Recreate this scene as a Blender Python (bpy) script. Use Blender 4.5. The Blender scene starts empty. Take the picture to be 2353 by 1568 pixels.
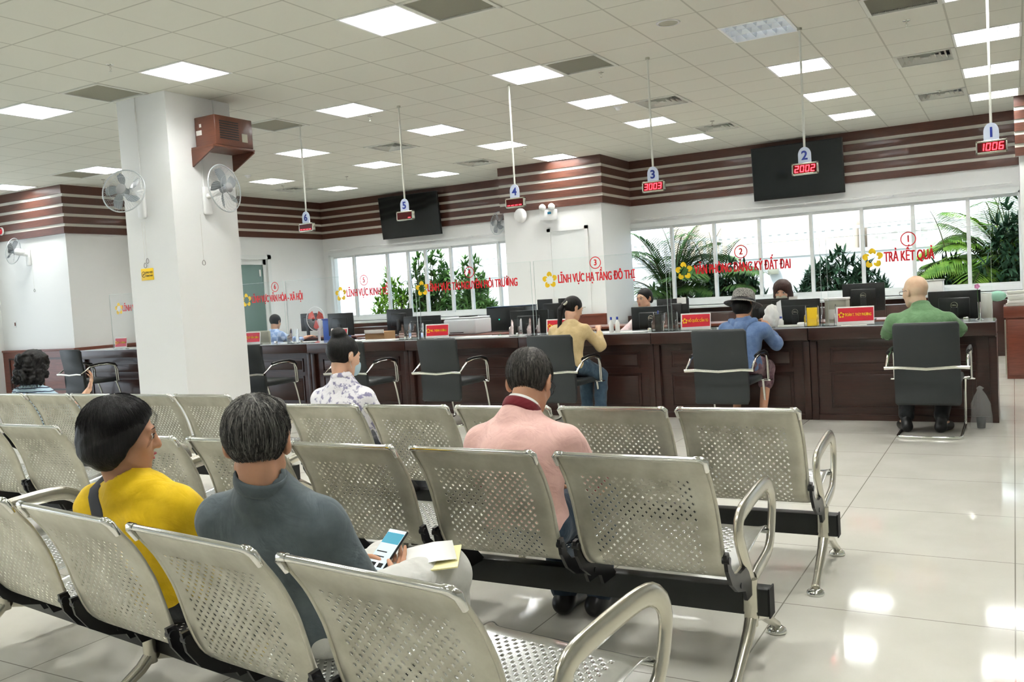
import bpy, bmesh, math, random
import numpy as np
from mathutils import Vector, Matrix, Euler
R = math.radians
random.seed(7)
S = bpy.context.scene
COL = S.collection

# ------------------------------------------------------------------ camera
FPX = 2041.8                      # focal length in pixels of the 2353 px wide frame
CAMH = 1.32
cam = bpy.data.cameras.new('camera')
camo = bpy.data.objects.new('camera', cam); COL.objects.link(camo)
cam.sensor_fit = 'HORIZONTAL'; cam.sensor_width = 36.0; cam.lens = FPX / 2353 * 36
cam.clip_start = 0.05; cam.clip_end = 200
_yaw, _pit, _rol = R(29.62), R(-3.072), R(-3.445)
_f = Vector((-math.sin(_yaw) * math.cos(_pit), math.cos(_yaw) * math.cos(_pit), math.sin(_pit)))
_r = Vector((math.cos(_yaw), math.sin(_yaw), 0)); _u = _r.cross(_f)
_r2 = math.cos(_rol) * _r + math.sin(_rol) * _u
_u2 = -math.sin(_rol) * _r + math.cos(_rol) * _u
_m = Matrix((_r2, _u2, -_f)).transposed().to_4x4()
_m.translation = (0, 0, CAMH)
camo.matrix_world = _m
S.camera = camo

# ------------------------------------------------------------------ world, sun, exposure
S.view_settings.view_transform = 'Standard'
S.view_settings.look = 'None'
S.view_settings.gamma = 1.0
S.view_settings.use_curve_mapping = False
S.view_settings.exposure = 1.2
W = bpy.data.worlds.new('sky'); S.world = W
W.use_nodes = True
_bg = W.node_tree.nodes['Background']
_bg.inputs[0].default_value = (0.80, 0.90, 1.0, 1); _bg.inputs[1].default_value = 1.25
sl = bpy.data.lights.new('sun', 'SUN'); slo = bpy.data.objects.new('sun', sl); COL.objects.link(slo)
sl.energy = 1.5; sl.angle = R(3); sl.color = (1.0, 0.97, 0.9)
slo.rotation_euler = Euler((R(38), 0, R(-25)))       # shines away from the hall, onto the garden wall
LAMP = 27.0                                           # strength of the ceiling light panels
ZC = 3.592                                            # ceiling height
YW = 15.45                                            # far window wall
XL = -13.53                                           # left side wall of the staff area

# ------------------------------------------------------------------ materials
MATS = {}
def mat(name, col, rough=0.5, metal=0.0, spec=0.5, emit=None, es=1.0, trans=0.0, alpha=1.0, ior=1.45, coat=0.0, sheen=0.0, sub=0.0):
    if name in MATS: return MATS[name]
    m = bpy.data.materials.new(name); m.use_nodes = True
    b = m.node_tree.nodes['Principled BSDF']
    I = b.inputs
    I['Base Color'].default_value = (*col, 1)
    I['Roughness'].default_value = rough; I['Metallic'].default_value = metal
    I['Specular IOR Level'].default_value = spec
    I['IOR'].default_value = ior
    I['Transmission Weight'].default_value = trans
    I['Alpha'].default_value = alpha
    I['Coat Weight'].default_value = coat
    I['Sheen Weight'].default_value = sheen
    if sub: I['Subsurface Weight'].default_value = sub; I['Subsurface Radius'].default_value = (0.6, 0.25, 0.15); I['Subsurface Scale'].default_value = 0.02
    if emit: I['Emission Color'].default_value = (*emit, 1); I['Emission Strength'].default_value = es
    MATS[name] = m
    return m
def nt(m): return m.node_tree.nodes, m.node_tree.links, m.node_tree.nodes['Principled BSDF']
def srgb(r, g, b):
    f = lambda c: (c / 255 / 12.92) if c / 255 <= 0.04045 else ((c / 255 + 0.055) / 1.055) ** 2.4
    return (f(r), f(g), f(b))
def noise_col(m, c1, c2, scale=8, detail=4, stretch=(1, 1, 1), lo=0.35, hi=0.65, coord='Object', rough=0.6):
    N, L, b = nt(m)
    tc = N.new('ShaderNodeTexCoord'); mp = N.new('ShaderNodeMapping'); mp.inputs['Scale'].default_value = stretch
    n = N.new('ShaderNodeTexNoise'); n.inputs['Scale'].default_value = scale; n.inputs['Detail'].default_value = detail; n.inputs['Roughness'].default_value = rough
    r = N.new('ShaderNodeValToRGB'); r.color_ramp.elements[0].position = lo; r.color_ramp.elements[1].position = hi
    r.color_ramp.elements[0].color = (*c1, 1); r.color_ramp.elements[1].color = (*c2, 1)
    L.new(tc.outputs[coord], mp.inputs[0]); L.new(mp.outputs[0], n.inputs['Vector']); L.new(n.outputs['Fac'], r.inputs[0]); L.new(r.outputs[0], b.inputs['Base Color'])
    return n, mp, r
def bump(m, scale=200, strength=0.2, dist=0.002, stretch=(1, 1, 1), detail=2, kind='noise'):
    N, L, b = nt(m)
    tc = N.new('ShaderNodeTexCoord'); mp = N.new('ShaderNodeMapping'); mp.inputs['Scale'].default_value = stretch
    n = N.new('ShaderNodeTexNoise'); n.inputs['Scale'].default_value = scale; n.inputs['Detail'].default_value = detail
    bp = N.new('ShaderNodeBump'); bp.inputs['Strength'].default_value = strength; bp.inputs['Distance'].default_value = dist
    L.new(tc.outputs['Object'], mp.inputs[0]); L.new(mp.outputs[0], n.inputs['Vector']); L.new(n.outputs['Fac'], bp.inputs['Height']); L.new(bp.outputs[0], b.inputs['Normal'])

M_wall = mat('wall_paint', srgb(238, 239, 238), 0.6, spec=0.3); bump(M_wall, 60, 0.05, 0.001)
M_white = mat('white_plastic', srgb(236, 237, 236), 0.35)
M_frame = mat('window_frame_white', srgb(232, 235, 234), 0.35)
M_steel = mat('brushed_steel', srgb(197, 195, 182), 0.36, metal=0.72, spec=0.5)
_n, _mp, _r = noise_col(M_steel, srgb(166, 163, 146), srgb(203, 201, 187), 5, 6, (1, 1, 1), 0.3, 0.62)
M_seat = mat('polished_seat_steel', srgb(222, 224, 224), 0.16, metal=0.95)
M_chrome = mat('chrome', srgb(226, 226, 220), 0.1, metal=1.0)
M_cast = mat('cast_aluminium', srgb(196, 192, 178), 0.24, metal=0.95)
M_black = mat('black_plastic', srgb(24, 24, 25), 0.35)
M_beam = mat('black_painted_beam', srgb(30, 32, 31), 0.4); bump(M_beam, 300, 0.15, 0.001)
M_rubber = mat('rubber', srgb(18, 18, 18), 0.7)
M_blackscreen = mat('black_screen', srgb(16, 20, 20), 0.07, spec=0.6)
M_monback = mat('monitor_back_black', srgb(30, 31, 32), 0.28)
M_red = mat('red_print', srgb(205, 32, 52), 0.35)
M_yellow = mat('yellow_print', srgb(247, 205, 30), 0.4)
M_redtxt = mat('red_lettering', srgb(226, 26, 38), 0.4)
M_blue = mat('blue_print', srgb(28, 52, 150), 0.4)
M_led = mat('red_led', (0.9, 0.02, 0.03), 0.4, emit=(1.0, 0.02, 0.03), es=5.0)
M_leddim = mat('red_led_window', srgb(78, 8, 12), 0.2)
M_paper = mat('paper', srgb(240, 240, 236), 0.7)
M_acr = mat('clear_acrylic', (0.97, 0.985, 0.98), 0.03, trans=1.0, ior=1.3)
M_leather = mat('dark_green_grey_leatherette', srgb(40, 44, 45), 0.5); bump(M_leather, 400, 0.25, 0.001)
M_gap = mat('dark_gap', srgb(30, 30, 30), 0.8)
M_grille = mat('grille_grey', srgb(176, 176, 160), 0.5)
M_slat = mat('vent_white', srgb(214, 215, 206), 0.45)

# red-brown lacquered wood
def wood(name, a, b_, rough=0.3, sx=1.0):
    m = mat(name, a, rough, spec=0.5, coat=0.15)
    n, mp, r = noise_col(m, a, b_, 6, 6, (sx * 1.0, 14, 14), 0.3, 0.7)
    return m
M_wood = wood('dark_red_brown_wood', srgb(45, 26, 21), srgb(60, 33, 27), 0.3)
M_woodlt = wood('mahogany_wood', srgb(96, 50, 38), srgb(122, 66, 50), 0.28)
M_band = wood('mahogany_band', srgb(72, 43, 34), srgb(94, 57, 44), 0.35)
M_woodspk = wood('speaker_wood', srgb(84, 48, 34), srgb(104, 60, 42), 0.35)

# ------------------------------------------------------------------ object helpers
def link(o, parent=None):
    COL.objects.link(o)
    if parent is not None: o.parent = parent
    return o
def tag(o, label=None, cat=None, group=None, kind=None):
    if label: o['label'] = label
    if cat: o['category'] = cat
    if group: o['group'] = group
    if kind: o['kind'] = kind
    return o
def thing(name, label, cat, loc=(0, 0, 0), rz=0.0, group=None):
    o = bpy.data.objects.new(name, None); o.empty_display_size = 0.05
    link(o); o.location = loc; o.rotation_euler = (0, 0, rz)
    return tag(o, label, cat, group)
def copy_tree(o, parent=None):
    c = o.copy(); link(c); c.parent = parent
    for ch in list(o.children): copy_tree(ch, c)
    return c

class MB:
    """collects shapes for one mesh"""
    def __init__(s): s.v = []; s.f = []; s.sm = []
    def add(s, vs, fs, smooth=False):
        n = len(s.v); s.v += [tuple(v) for v in vs]
        s.f += [tuple(i + n for i in f) for f in fs]; s.sm += [smooth] * len(fs); return s
    def box(s, x0, x1, y0, y1, z0, z1, bev=0.0):
        if bev <= 0:
            v = [(x, y, z) for z in (z0, z1) for y in (y0, y1) for x in (x0, x1)]
            return s.add(v, [(0, 2, 3, 1), (4, 5, 7, 6), (0, 1, 5, 4), (1, 3, 7, 5), (3, 2, 6, 7), (2, 0, 4, 6)])
        b = min(bev, (x1 - x0) / 2.01, (y1 - y0) / 2.01, (z1 - z0) / 2.01)
        bm = bmesh.new(); bmesh.ops.create_cube(bm, size=1)
        for v in bm.verts: v.co = Vector(((x0 + x1) / 2 + v.co.x * (x1 - x0), (y0 + y1) / 2 + v.co.y * (y1 - y0), (z0 + z1) / 2 + v.co.z * (z1 - z0)))
        bmesh.ops.bevel(bm, geom=bm.edges[:] + bm.verts[:], offset=b, segments=2, affect='EDGES', profile=0.5)
        s.bm(bm, True); return s
    def bm(s, bm, smooth=False):
        bm.verts.index_update()
        s.add([v.co[:] for v in bm.verts], [[v.index for v in f.verts] for f in bm.faces], smooth); bm.free(); return s
    def quad(s, a, b, c, d): return s.add([a, b, c, d], [(0, 1, 2, 3)])
    def cyl(s, p0, p1, r0, r1=None, n=16, cap=True, smooth=True):
        r1 = r0 if r1 is None else r1
        p0, p1 = Vector(p0), Vector(p1); d = (p1 - p0).normalized()
        a = d.orthogonal().normalized(); b = d.cross(a)
        vs = [p0 + (a * math.cos(t) + b * math.sin(t)) * r0 for t in [2 * math.pi * i / n for i in range(n)]]
        vs += [p1 + (a * math.cos(t) + b * math.sin(t)) * r1 for t in [2 * math.pi * i / n for i in range(n)]]
        s.add(vs, [(i, (i + 1) % n, n + (i + 1) % n, n + i) for i in range(n)], smooth)
        if cap: s.add(vs[:n], [tuple(reversed(range(n)))]); s.add(vs[n:], [tuple(range(n))])
        return s
    def tube(s, pts, r, n=10, cap=True, sx=1.0, sy=1.0, up=None, closed=False):
        """sweep along pts; r number or list; sx,sy scale the section along side / up"""
        P = [Vector(p) for p in pts]; m = len(P)
        rs = r if isinstance(r, (list, tuple)) else [r] * m
        vs = []; prev = None
        for i, p in enumerate(P):
            if closed: t = (P[(i + 1) % m] - P[i - 1]).normalized()
            else: t = ((P[i + 1] if i < m - 1 else P[i]) - (P[i - 1] if i else P[i])).normalized()
            if up is not None: a = Vector(up).cross(t).normalized()
            elif prev is None: a = t.orthogonal().normalized()
            else: a = (prev - t * prev.dot(t)).normalized()
            prev = a; b = t.cross(a)
            for k in range(n):
                th = 2 * math.pi * k / n
                vs.append(p + a * math.cos(th) * rs[i] * sx + b * math.sin(th) * rs[i] * sy)
        fs = []
        for i in range(m if closed else m - 1):
            j = (i + 1) % m
            for k in range(n): fs.append((i * n + k, i * n + (k + 1) % n, j * n + (k + 1) % n, j * n + k))
        s.add(vs, fs, True)
        if cap and not closed: s.add(vs[:n], [tuple(reversed(range(n)))]); s.add(vs[-n:], [tuple(range(n))])
        return s
    def lathe(s, prof, n=24, origin=(0, 0, 0), axis='Z', smooth=True):
        vs = []; O = Vector(origin)
        for (r, z) in prof:
            for k in range(n):
                t = 2 * math.pi * k / n; x, y = r * math.cos(t), r * math.sin(t)
                p = (x, y, z) if axis == 'Z' else ((x, z, y) if axis == 'Y' else (z, x, y))
                vs.append(O + Vector(p))
        fs = [(i * n + k, i * n + (k + 1) % n, (i + 1) * n + (k + 1) % n, (i + 1) * n + k) for i in range(len(prof) - 1) for k in range(n)]
        return s.add(vs, fs, smooth)
    def prism(s, poly, z0, z1, axis='Z', smooth=False):
        """poly in the plane across the axis"""
        def P(a, b, c): return {'Z': (a, b, c), 'Y': (a, c, b), 'X': (c, a, b)}[axis]
        n = len(poly)
        vs = [P(a, b, z0) for a, b in poly] + [P(a, b, z1) for a, b in poly]
        s.add(vs, [tuple(reversed(range(n))), tuple(range(n, 2 * n))])
        return s.add(vs, [(i, (i + 1) % n, n + (i + 1) % n, n + i) for i in range(n)], smooth)
    def sphere(s, c, r, n=12, sc=(1, 1, 1)):
        bm = bmesh.new(); bmesh.ops.create_uvsphere(bm, u_segments=n * 2, v_segments=n, radius=1)
        for v in bm.verts: v.co = Vector((c[0] + v.co.x * r * sc[0], c[1] + v.co.y * r * sc[1], c[2] + v.co.z * r * sc[2]))
        return s.bm(bm, True)
    def xform(s, M):
        s.v = [tuple(M @ Vector(v)) for v in s.v]; return s
    def build(s, name, m=None, parent=None, loc=None, rot=None):
        me = bpy.data.meshes.new(name)
        me.from_pydata(s.v, [], s.f); me.validate(); me.update()
        if len(me.polygons) == len(s.sm): me.polygons.foreach_set('use_smooth', s.sm)
        if m: me.materials.append(m)
        o = bpy.data.objects.new(name, me); link(o, parent)
        if loc: o.location = loc
        if rot: o.rotation_euler = rot
        bm = bmesh.new(); bm.from_mesh(me); bmesh.ops.recalc_face_normals(bm, faces=bm.faces[:]); bm.to_mesh(me); bm.free()
        return o
def obj(name, mb, m, parent=None, **k): return mb.build(name, m, parent, **k)
def struct(name, mb, m):
    o = mb.build(name, m); o['kind'] = 'structure'; return o
def text(name, body, size, m, parent, loc, rot=(R(90), 0, 0), sx=1.0, ext=0.001, align='CENTER', offset=0.0, shear=0.0, width=None, fit=False, bold=0.0):
    c = bpy.data.curves.new(name, 'FONT'); c.body = body; c.size = size; c.extrude = ext; c.align_x = align; c.align_y = 'CENTER'; c.offset = offset; c.shear = shear
    c.materials.append(m)
    t = bpy.data.objects.new(name, c); COL.objects.link(t)
    bpy.context.view_layer.update()
    me = bpy.data.meshes.new_from_object(t.evaluated_get(bpy.context.evaluated_depsgraph_get()))
    bpy.data.objects.remove(t); bpy.data.curves.remove(c)
    if width and len(me.vertices):
        xs = [v.co.x for v in me.vertices]; k = width / (max(xs) - min(xs))
        if not fit or k < 1:
            for v in me.vertices: v.co.x *= k
    if bold:
        b_ = bmesh.new(); b_.from_mesh(me); src = [(v.co.copy()) for v in b_.verts]; fc = [[v.index for v in f.verts] for f in b_.faces]; b_.free()
        mb = MB()
        for dx, dy in ((-1, -.5), (1, -.5), (-1, .5), (1, .5), (0, 0)): mb.add([(c_.x + dx * bold, c_.y + dy * bold, c_.z + .00005 * (dx + dy)) for c_ in src], fc)
        me = bpy.data.meshes.new(name); me.from_pydata(mb.v, [], mb.f)
    if not me.materials: me.materials.append(m)
    o = bpy.data.objects.new(name, me); link(o, parent); o.location = loc; o.rotation_euler = rot; o.scale = (sx, 1, 1)
    return o
# ------------------------------------------------------------------ room shell
def grid_mat(name, px, ox, py, oy, wd, base, line, rough, spec=0.5, coat=0.0, soft=0.0, linerough=0.5, noise=None):
    """procedural tiles: lines where (x-ox)/px or (y-oy)/py is whole"""
    m = mat(name, base, rough, spec=spec, coat=coat)
    N, L, b = nt(m)
    tc = N.new('ShaderNodeTexCoord'); sp = N.new('ShaderNodeSeparateXYZ'); L.new(tc.outputs['Object'], sp.inputs[0])
    def mth(op, a, b_=None, c=None):
        n = N.new('ShaderNodeMath'); n.operation = op
        for i, q in enumerate((a, b_, c)):
            if q is None: continue
            if hasattr(q, 'links'): L.new(q, n.inputs[i])
            else: n.inputs[i].default_value = q
        return n.outputs[0]
    def ln(c, p, o):
        t = mth('DIVIDE', mth('SUBTRACT', c, o), p)
        d = mth('ABSOLUTE', mth('SUBTRACT', mth('FRACT', mth('ADD', t, 0.5)), 0.5))
        return mth('LESS_THAN', d, wd / p / 2)
    k = mth('MAXIMUM', ln(sp.outputs[0], px, ox), ln(sp.outputs[1], py, oy))
    mx = N.new('ShaderNodeMix'); mx.data_type = 'RGBA'
    mx.inputs['A'].default_value = (*base, 1); mx.inputs['B'].default_value = (*line, 1)
    L.new(k, mx.inputs['Factor'])
    L.new(mx.outputs['Result'], b.inputs['Base Color'])
    if noise:
        n = N.new('ShaderNodeTexNoise'); n.inputs['Scale'].default_value = noise[0]; n.inputs['Detail'].default_value = 5
        L.new(tc.outputs['Object'], n.inputs['Vector'])
        rr = N.new('ShaderNodeValToRGB'); rr.color_ramp.elements[0].color = (*noise[1], 1); rr.color_ramp.elements[1].color = (*noise[2], 1)
        rr.color_ramp.elements[0].position = 0.35; rr.color_ramp.elements[1].position = 0.65
        L.new(n.outputs['Fac'], rr.inputs[0]); L.new(rr.outputs[0], mx.inputs['A'])
    return m
M_floor = grid_mat('cream_porcelain_tiles', 0.82, -0.03, 0.82, 3.59, 0.005, srgb(205, 203, 190), srgb(140, 136, 125), 0.07, spec=0.5,
                   noise=(3.0, srgb(206, 204, 193), srgb(214, 212, 202)))
GX0, GY0 = 0.6 * (-0.295 + 0.5), 0.6 * (-0.025 + 0.5)
M_ceil = grid_mat('mineral_fibre_ceiling_tiles', 0.6, GX0, 0.6, GY0, 0.017, srgb(216, 216, 205), srgb(186, 186, 174), 0.85, spec=0.1)
def cellc(i, j): return 0.6 * (i - 0.295), 0.6 * (j - 0.025)

# which ceiling cells hold a fixture
LIGHTS = [(0, 17), (0, 20), (0, 23), (0, 14), (-3, 14), (-3, 17), (-3, 20), (-3, 23), (-7, 14), (-7, 17), (-7, 20), (-7, 23),
          (-7, 10), (-11, 14), (-11, 17), (-11, 20), (-11, 23), (-11, 10), (-15, 17), (-15, 20), (-15, 23), (-19, 20), (-19, 23),
          (-15, 10), (-20, 15), (-24, 15),
          (-3, 10), (0, 10), (-3, 6), (-7, 6), (-11, 6), (0, 6), (-15, 6), (-3, 2), (-7, 2), (1, 2), (-11, 2), (-3, -2), (-7, -2)]
RGRILLE = [(-6, 14), (-1, 14), (-6, 10), (-13, 10), (-13, 14), (-21, 15)]
DIFF = [(-6, 18), (-6, 22), (-1, 18), (-1, 22), (-13, 18), (-13, 22), (-20, 22)]
used = set(LIGHTS + RGRILLE + DIFF)
c = MB()
for i in range(-29, 9):
    for j in range(-6, 27):
        if (i, j) in used: continue
        x, y = cellc(i, j); c.quad((x - .3, y - .3, ZC), (x + .3, y - .3, ZC), (x + .3, y + .3, ZC), (x - .3, y + .3, ZC))
ceil = struct('ceiling', c, M_ceil)
bm = bmesh.new(); bm.from_mesh(ceil.data); bmesh.ops.remove_doubles(bm, verts=bm.verts[:], dist=0.001); bm.to_mesh(ceil.data); bm.free()
c = MB().box(-17.8, 5, -3.9, YW + 0.2, ZC + 0.14, ZC + 0.3); struct('ceiling_slab', c, M_wall)
c = MB().box(-17.8, 5, -3.9, YW + .1, -0.1, 0); struct('floor', c, M_floor)

def wallbox(name, *a, m=None): return struct(name, MB().box(*a), m or M_wall)
# far wall with two long window openings
WZ0, WZ1 = 0.98, 2.40
PX0, PX1, PY = -8.06, -6.13, 14.15         # pilaster with the white door
WL = (-13.30, PX0); WR = (PX1 - 0.1, 0.10)
c = MB()
c.box(XL - .2, 4, YW, YW + .2, WZ1, ZC)
c.box(XL - .2, 4, YW, YW + .2, 0, WZ0)
c.box(XL - .2, WL[0], YW, YW + .2, WZ0, WZ1); c.box(WL[1] - .3, WR[0], YW, YW + .2, WZ0, WZ1); c.box(WR[1], 4, YW, YW + .2, WZ0, WZ1)
struct('wall_far', c, M_wall)
wallbox('wall_pilaster', PX0, PX1, PY, YW, 0, ZC)
wallbox('wall_right_pilaster', 0.10, 1.6, 14.2, YW, 0, ZC)
XF = -13.90
c = MB(); c.box(XF - .2, XF, 9.45, 10.8, 0, ZC); c.box(XF - .2, XL, 10.8, 11.0, 0, ZC); c.box(XL - .2, XL, 11.0, 12.82, 0, ZC); c.box(XL - .2, XL, 13.74, YW, 0, ZC); c.box(XL - .2, XL, 12.82, 13.74, 2.36, ZC)
struct('wall_left', c, M_wall)
wallbox('wall_left_front', -17.8, XF - .2, 9.45, 9.65, 0, ZC)
wallbox('wall_right', 4.6, 4.8, -4, YW, 0, ZC)
wallbox('wall_back', -17.8, 4.8, -3.9, -3.7, 0, ZC)
wallbox('wall_left_return', -16.0, -15.93, 9.0, 9.45, 0, ZC)

# round-shouldered mahogany band with four pale reveals running under the ceiling
def band(name, x0, x1, y0, y1):
    """boards and reveals: (x0..x1,y0..y1) is the footprint, boards stand proud"""
    zb, zt = 2.78, ZC
    wb, ws = 0.115, 0.052
    rt = thing(name, '', 'trim'); rt.location = (0, 0, 0)
    z = zb
    for k in range(5):
        top = zt if k == 4 else z + wb
        obj('board', MB().box(x0, x1, y0, y1, z, top), M_band, rt)
        if k < 4:
            dx = 0.02 if (x1 - x0) < 0.5 else 0; dy = 0.02 if (y1 - y0) < 0.5 else 0
            obj('reveal_strip', MB().box(x0 + dx, x1 - dx, y0 + dy, y1 - dy, top, top + ws), M_reveal, rt)
        z = top + ws
    del rt['category']; rt['kind'] = 'structure'; rt['label'] = 'striped mahogany boards under the ceiling'
    return rt
M_reveal = mat('reveal_cream', srgb(216, 213, 202), 0.5)
T = 0.05
band('trim_1', PX1 + 0.0, 0.10, YW - T, YW)                       # right far wall
band('trim_2', XL, PX0, YW - T, YW)                               # left far wall
band('trim_3', PX0 - T, PX1 + T, PY - T, PY)                      # pilaster front
band('trim_4', PX1, PX1 + T, PY, YW - T)                          # pilaster flank
band('trim_5', XL, XL + T, 10.75, YW - T); band('trim_14', XF, XF + T, 9.45, 10.75)                          # left side wall
band('trim_6', -15.93, XF + T, 9.45 - T, 9.45)                    # left front wall
band('trim_7', 0.05, 1.6, 14.2 - T, 14.2)                         # right pilaster
band('trim_8', PX0 - T, PX0, PY, YW - T)

# brown wainscot below the windows and on the pilaster
def wains(name, x0, x1, y, z1=0.86, d=0.04):
    m = MB().box(x0, x1, y - d, y, 0, z1).box(x0, x1, y - d - .02, y, z1, z1 + .04)
    o = obj(name, m, M_woodlt); o['kind'] = 'structure'; return o
wains('trim_9', WR[0], 0.1, YW); wains('trim_10', XL, PX0, YW); wains('trim_11', PX0, PX1, PY, 0.84)
m = MB().box(XF, XF + .04, 9.41, 10.8, 0, .80).box(XF, XF + .055, 9.41, 10.8, .80, .84); struct('trim_12', m, M_woodlt)
# panelled wainscot on the bright left front wall
rt = thing('trim_13', '', 'x', (0, 0, 0)); del rt['category']; rt['kind'] = 'structure'; rt['label'] = 'pink-brown panelled wainscot on the left front wall'
obj('panel_board', MB().box(-15.93, XF + .04, 9.41, 9.45, 0, .80), M_woodlt, rt)
obj('cap_rail', MB().box(-15.95, XF + .06, 9.39, 9.45, .80, .835, .005), M_woodlt, rt)
for k in range(2):
    x = -15.75 + k * .92
    p = MB()
    for a in ((x, x + .8, 9.395, 9.41, .66, .69), (x, x + .8, 9.395, 9.41, .12, .15), (x, x + .03, 9.395, 9.41, .12, .69), (x + .97, x + .8, 9.395, 9.41, .12, .69)): p.box(*a)
    obj('panel_moulding', p, M_wood, rt)

# white column in the hall
wallbox('column', -8.23, -7.48, 6.31, 7.17, 0, ZC)
for o in (bpy.data.objects['column'],): o['kind'] = 'structure'; o['label'] = 'square white column in the waiting hall'

# ---------------------------------------------------------------- windows
def sliding_window(name, x0, x1, mull, openx=None, transom=1.93):
    rt = thing(name, '', 'x', (0, 0, 0)); del rt['category']; rt['kind'] = 'structure'; rt['label'] = 'long row of white sliding windows'
    y = YW + .06
    f = MB(); w = .055
    f.box(x0 - .06, x1 + .06, YW - .04, YW + .16, WZ1 - .03, WZ1 + .06).box(x0 - .06, x1 + .06, YW - .06, YW + .16, WZ0 - .06, WZ0 + .02)
    f.box(x0 - .06, x0 + .02, YW - .04, YW + .16, WZ0, WZ1).box(x1 - .02, x1 + .06, YW - .04, YW + .16, WZ0, WZ1)
    obj('window_frame', f, M_frame, rt)
    E = [x0] + mull + [x1]
    for k in range(len(E) - 1):
        a, b = E[k], E[k + 1]; yy = y + (.03 if k % 2 else 0)
        g = MB()
        for q in ((a - w / 2, a + w / 2, yy - .02, yy + .02, WZ0, WZ1), (b - w / 2, b + w / 2, yy - .02, yy + .02, WZ0, WZ1), (a, b, yy - .018, yy + .018, WZ0, WZ0 + .06), (a, b, yy - .018, yy + .018, WZ1 - .07, WZ1)): g.box(*q)
        sash = obj('sash', g, M_frame, rt)
        obj('pane', MB().box(a, b, yy - .003, yy + .003, WZ0 + .02, WZ1 - .02), M_pane, sash)
    return rt
M_pane = mat('window_glass', (0.96, 0.985, 0.98), 0.0, trans=1.0, ior=1.03, spec=0.4)
sliding_window('window_1', WR[0], WR[1], [-5.37, -4.59, -3.80, -2.94, -2.14, -1.38, -0.60])
sliding_window('window_2', WL[0], WL[1], [-12.72, -11.80, -11.25, -10.80, -10.16, -9.68, -9.01])
# curtain rails above the windows
for (a, b) in ((-6.0, 0.0), (-13.3, -8.1)):
    rt = thing('curtain_rail', 'thin white curtain rail above the %s windows' % ('right' if a > -7 else 'left'), 'rail', (0, YW - .09, 2.52), group=None)
    obj('pole', MB().cyl((a, 0, 0), (b, 0, 0), .012, n=8), M_white, rt)
    for k in range(5):
        x = a + .3 + (b - a - .6) * k / 4
        obj('bracket', MB().box(x - .01, x + .01, 0, .09, -.015, .02), M_white, rt)

# glazed entrance front at the far left, outside the frame: daylight comes in here
g = MB(); g.box(-17.75, -17.65, -3.7, 9.45, 0, .06).box(-17.75, -17.65, -3.7, 9.45, 3.3, ZC)
for k in range(9): y = -3.7 + 13.1 * k / 8; g.box(-17.75, -17.65, y - .04, y + .04, 0, 3.3)
struct('window_3', g, M_frame)
# doors
rt = thing('door_1', '', 'x', (0, 0, 0)); del rt['category']; rt['kind'] = 'structure'; rt['label'] = 'plain white door in the pilaster'
obj('door_leaf', MB().box(-7.12, -6.46, PY - .012, PY, 0, 2.36), M_frame, rt)
f = MB().box(-7.19, -7.12, PY - .03, PY, 0, 2.42).box(-6.46, -6.40, PY - .03, PY, 0, 2.42).box(-7.19, -6.40, PY - .03, PY, 2.36, 2.42)
obj('door_frame', f, M_white, rt)
obj('door_handle', MB().cyl((-6.53, PY - .01, 1.0), (-6.53, PY - .06, 1.0), .012).tube([(-6.53, PY - .06, 1.0), (-6.60, PY - .06, 1.0)], .01), M_chrome, rt)
rt = thing('door_2', '', 'x', (0, 0, 0)); del rt['category']; rt['kind'] = 'structure'; rt['label'] = 'glazed door with green-grey glass in the left side wall'
M_greenglass = mat('green_grey_glass', srgb(96, 122, 114), 0.15)
obj('door_frame', MB().box(XL - .1, XL + .03, 12.76, 12.86, 0, 2.42).box(XL - .1, XL + .03, 13.68, 13.78, 0, 2.42).box(XL - .1, XL + .03, 12.76, 13.78, 2.33, 2.42), M_frame, rt)
lf = obj('door_leaf', MB().box(XL - .08, XL - .03, 12.86, 12.94, 0, 2.33).box(XL - .08, XL - .03, 13.60, 13.68, 0, 2.33).box(XL - .08, XL - .03, 12.86, 13.68, 2.22, 2.33).box(XL - .08, XL - .03, 12.86, 13.68, 0, .4), M_frame, rt)
obj('pane', MB().box(XL - .06, XL - .05, 12.94, 13.60, .4, 2.22), M_greenglass, lf)
obj('sticker', MB().box(XL - .049, XL - .047, 13.5, 13.54, 1.98, 2.12), M_paper, lf)

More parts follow.
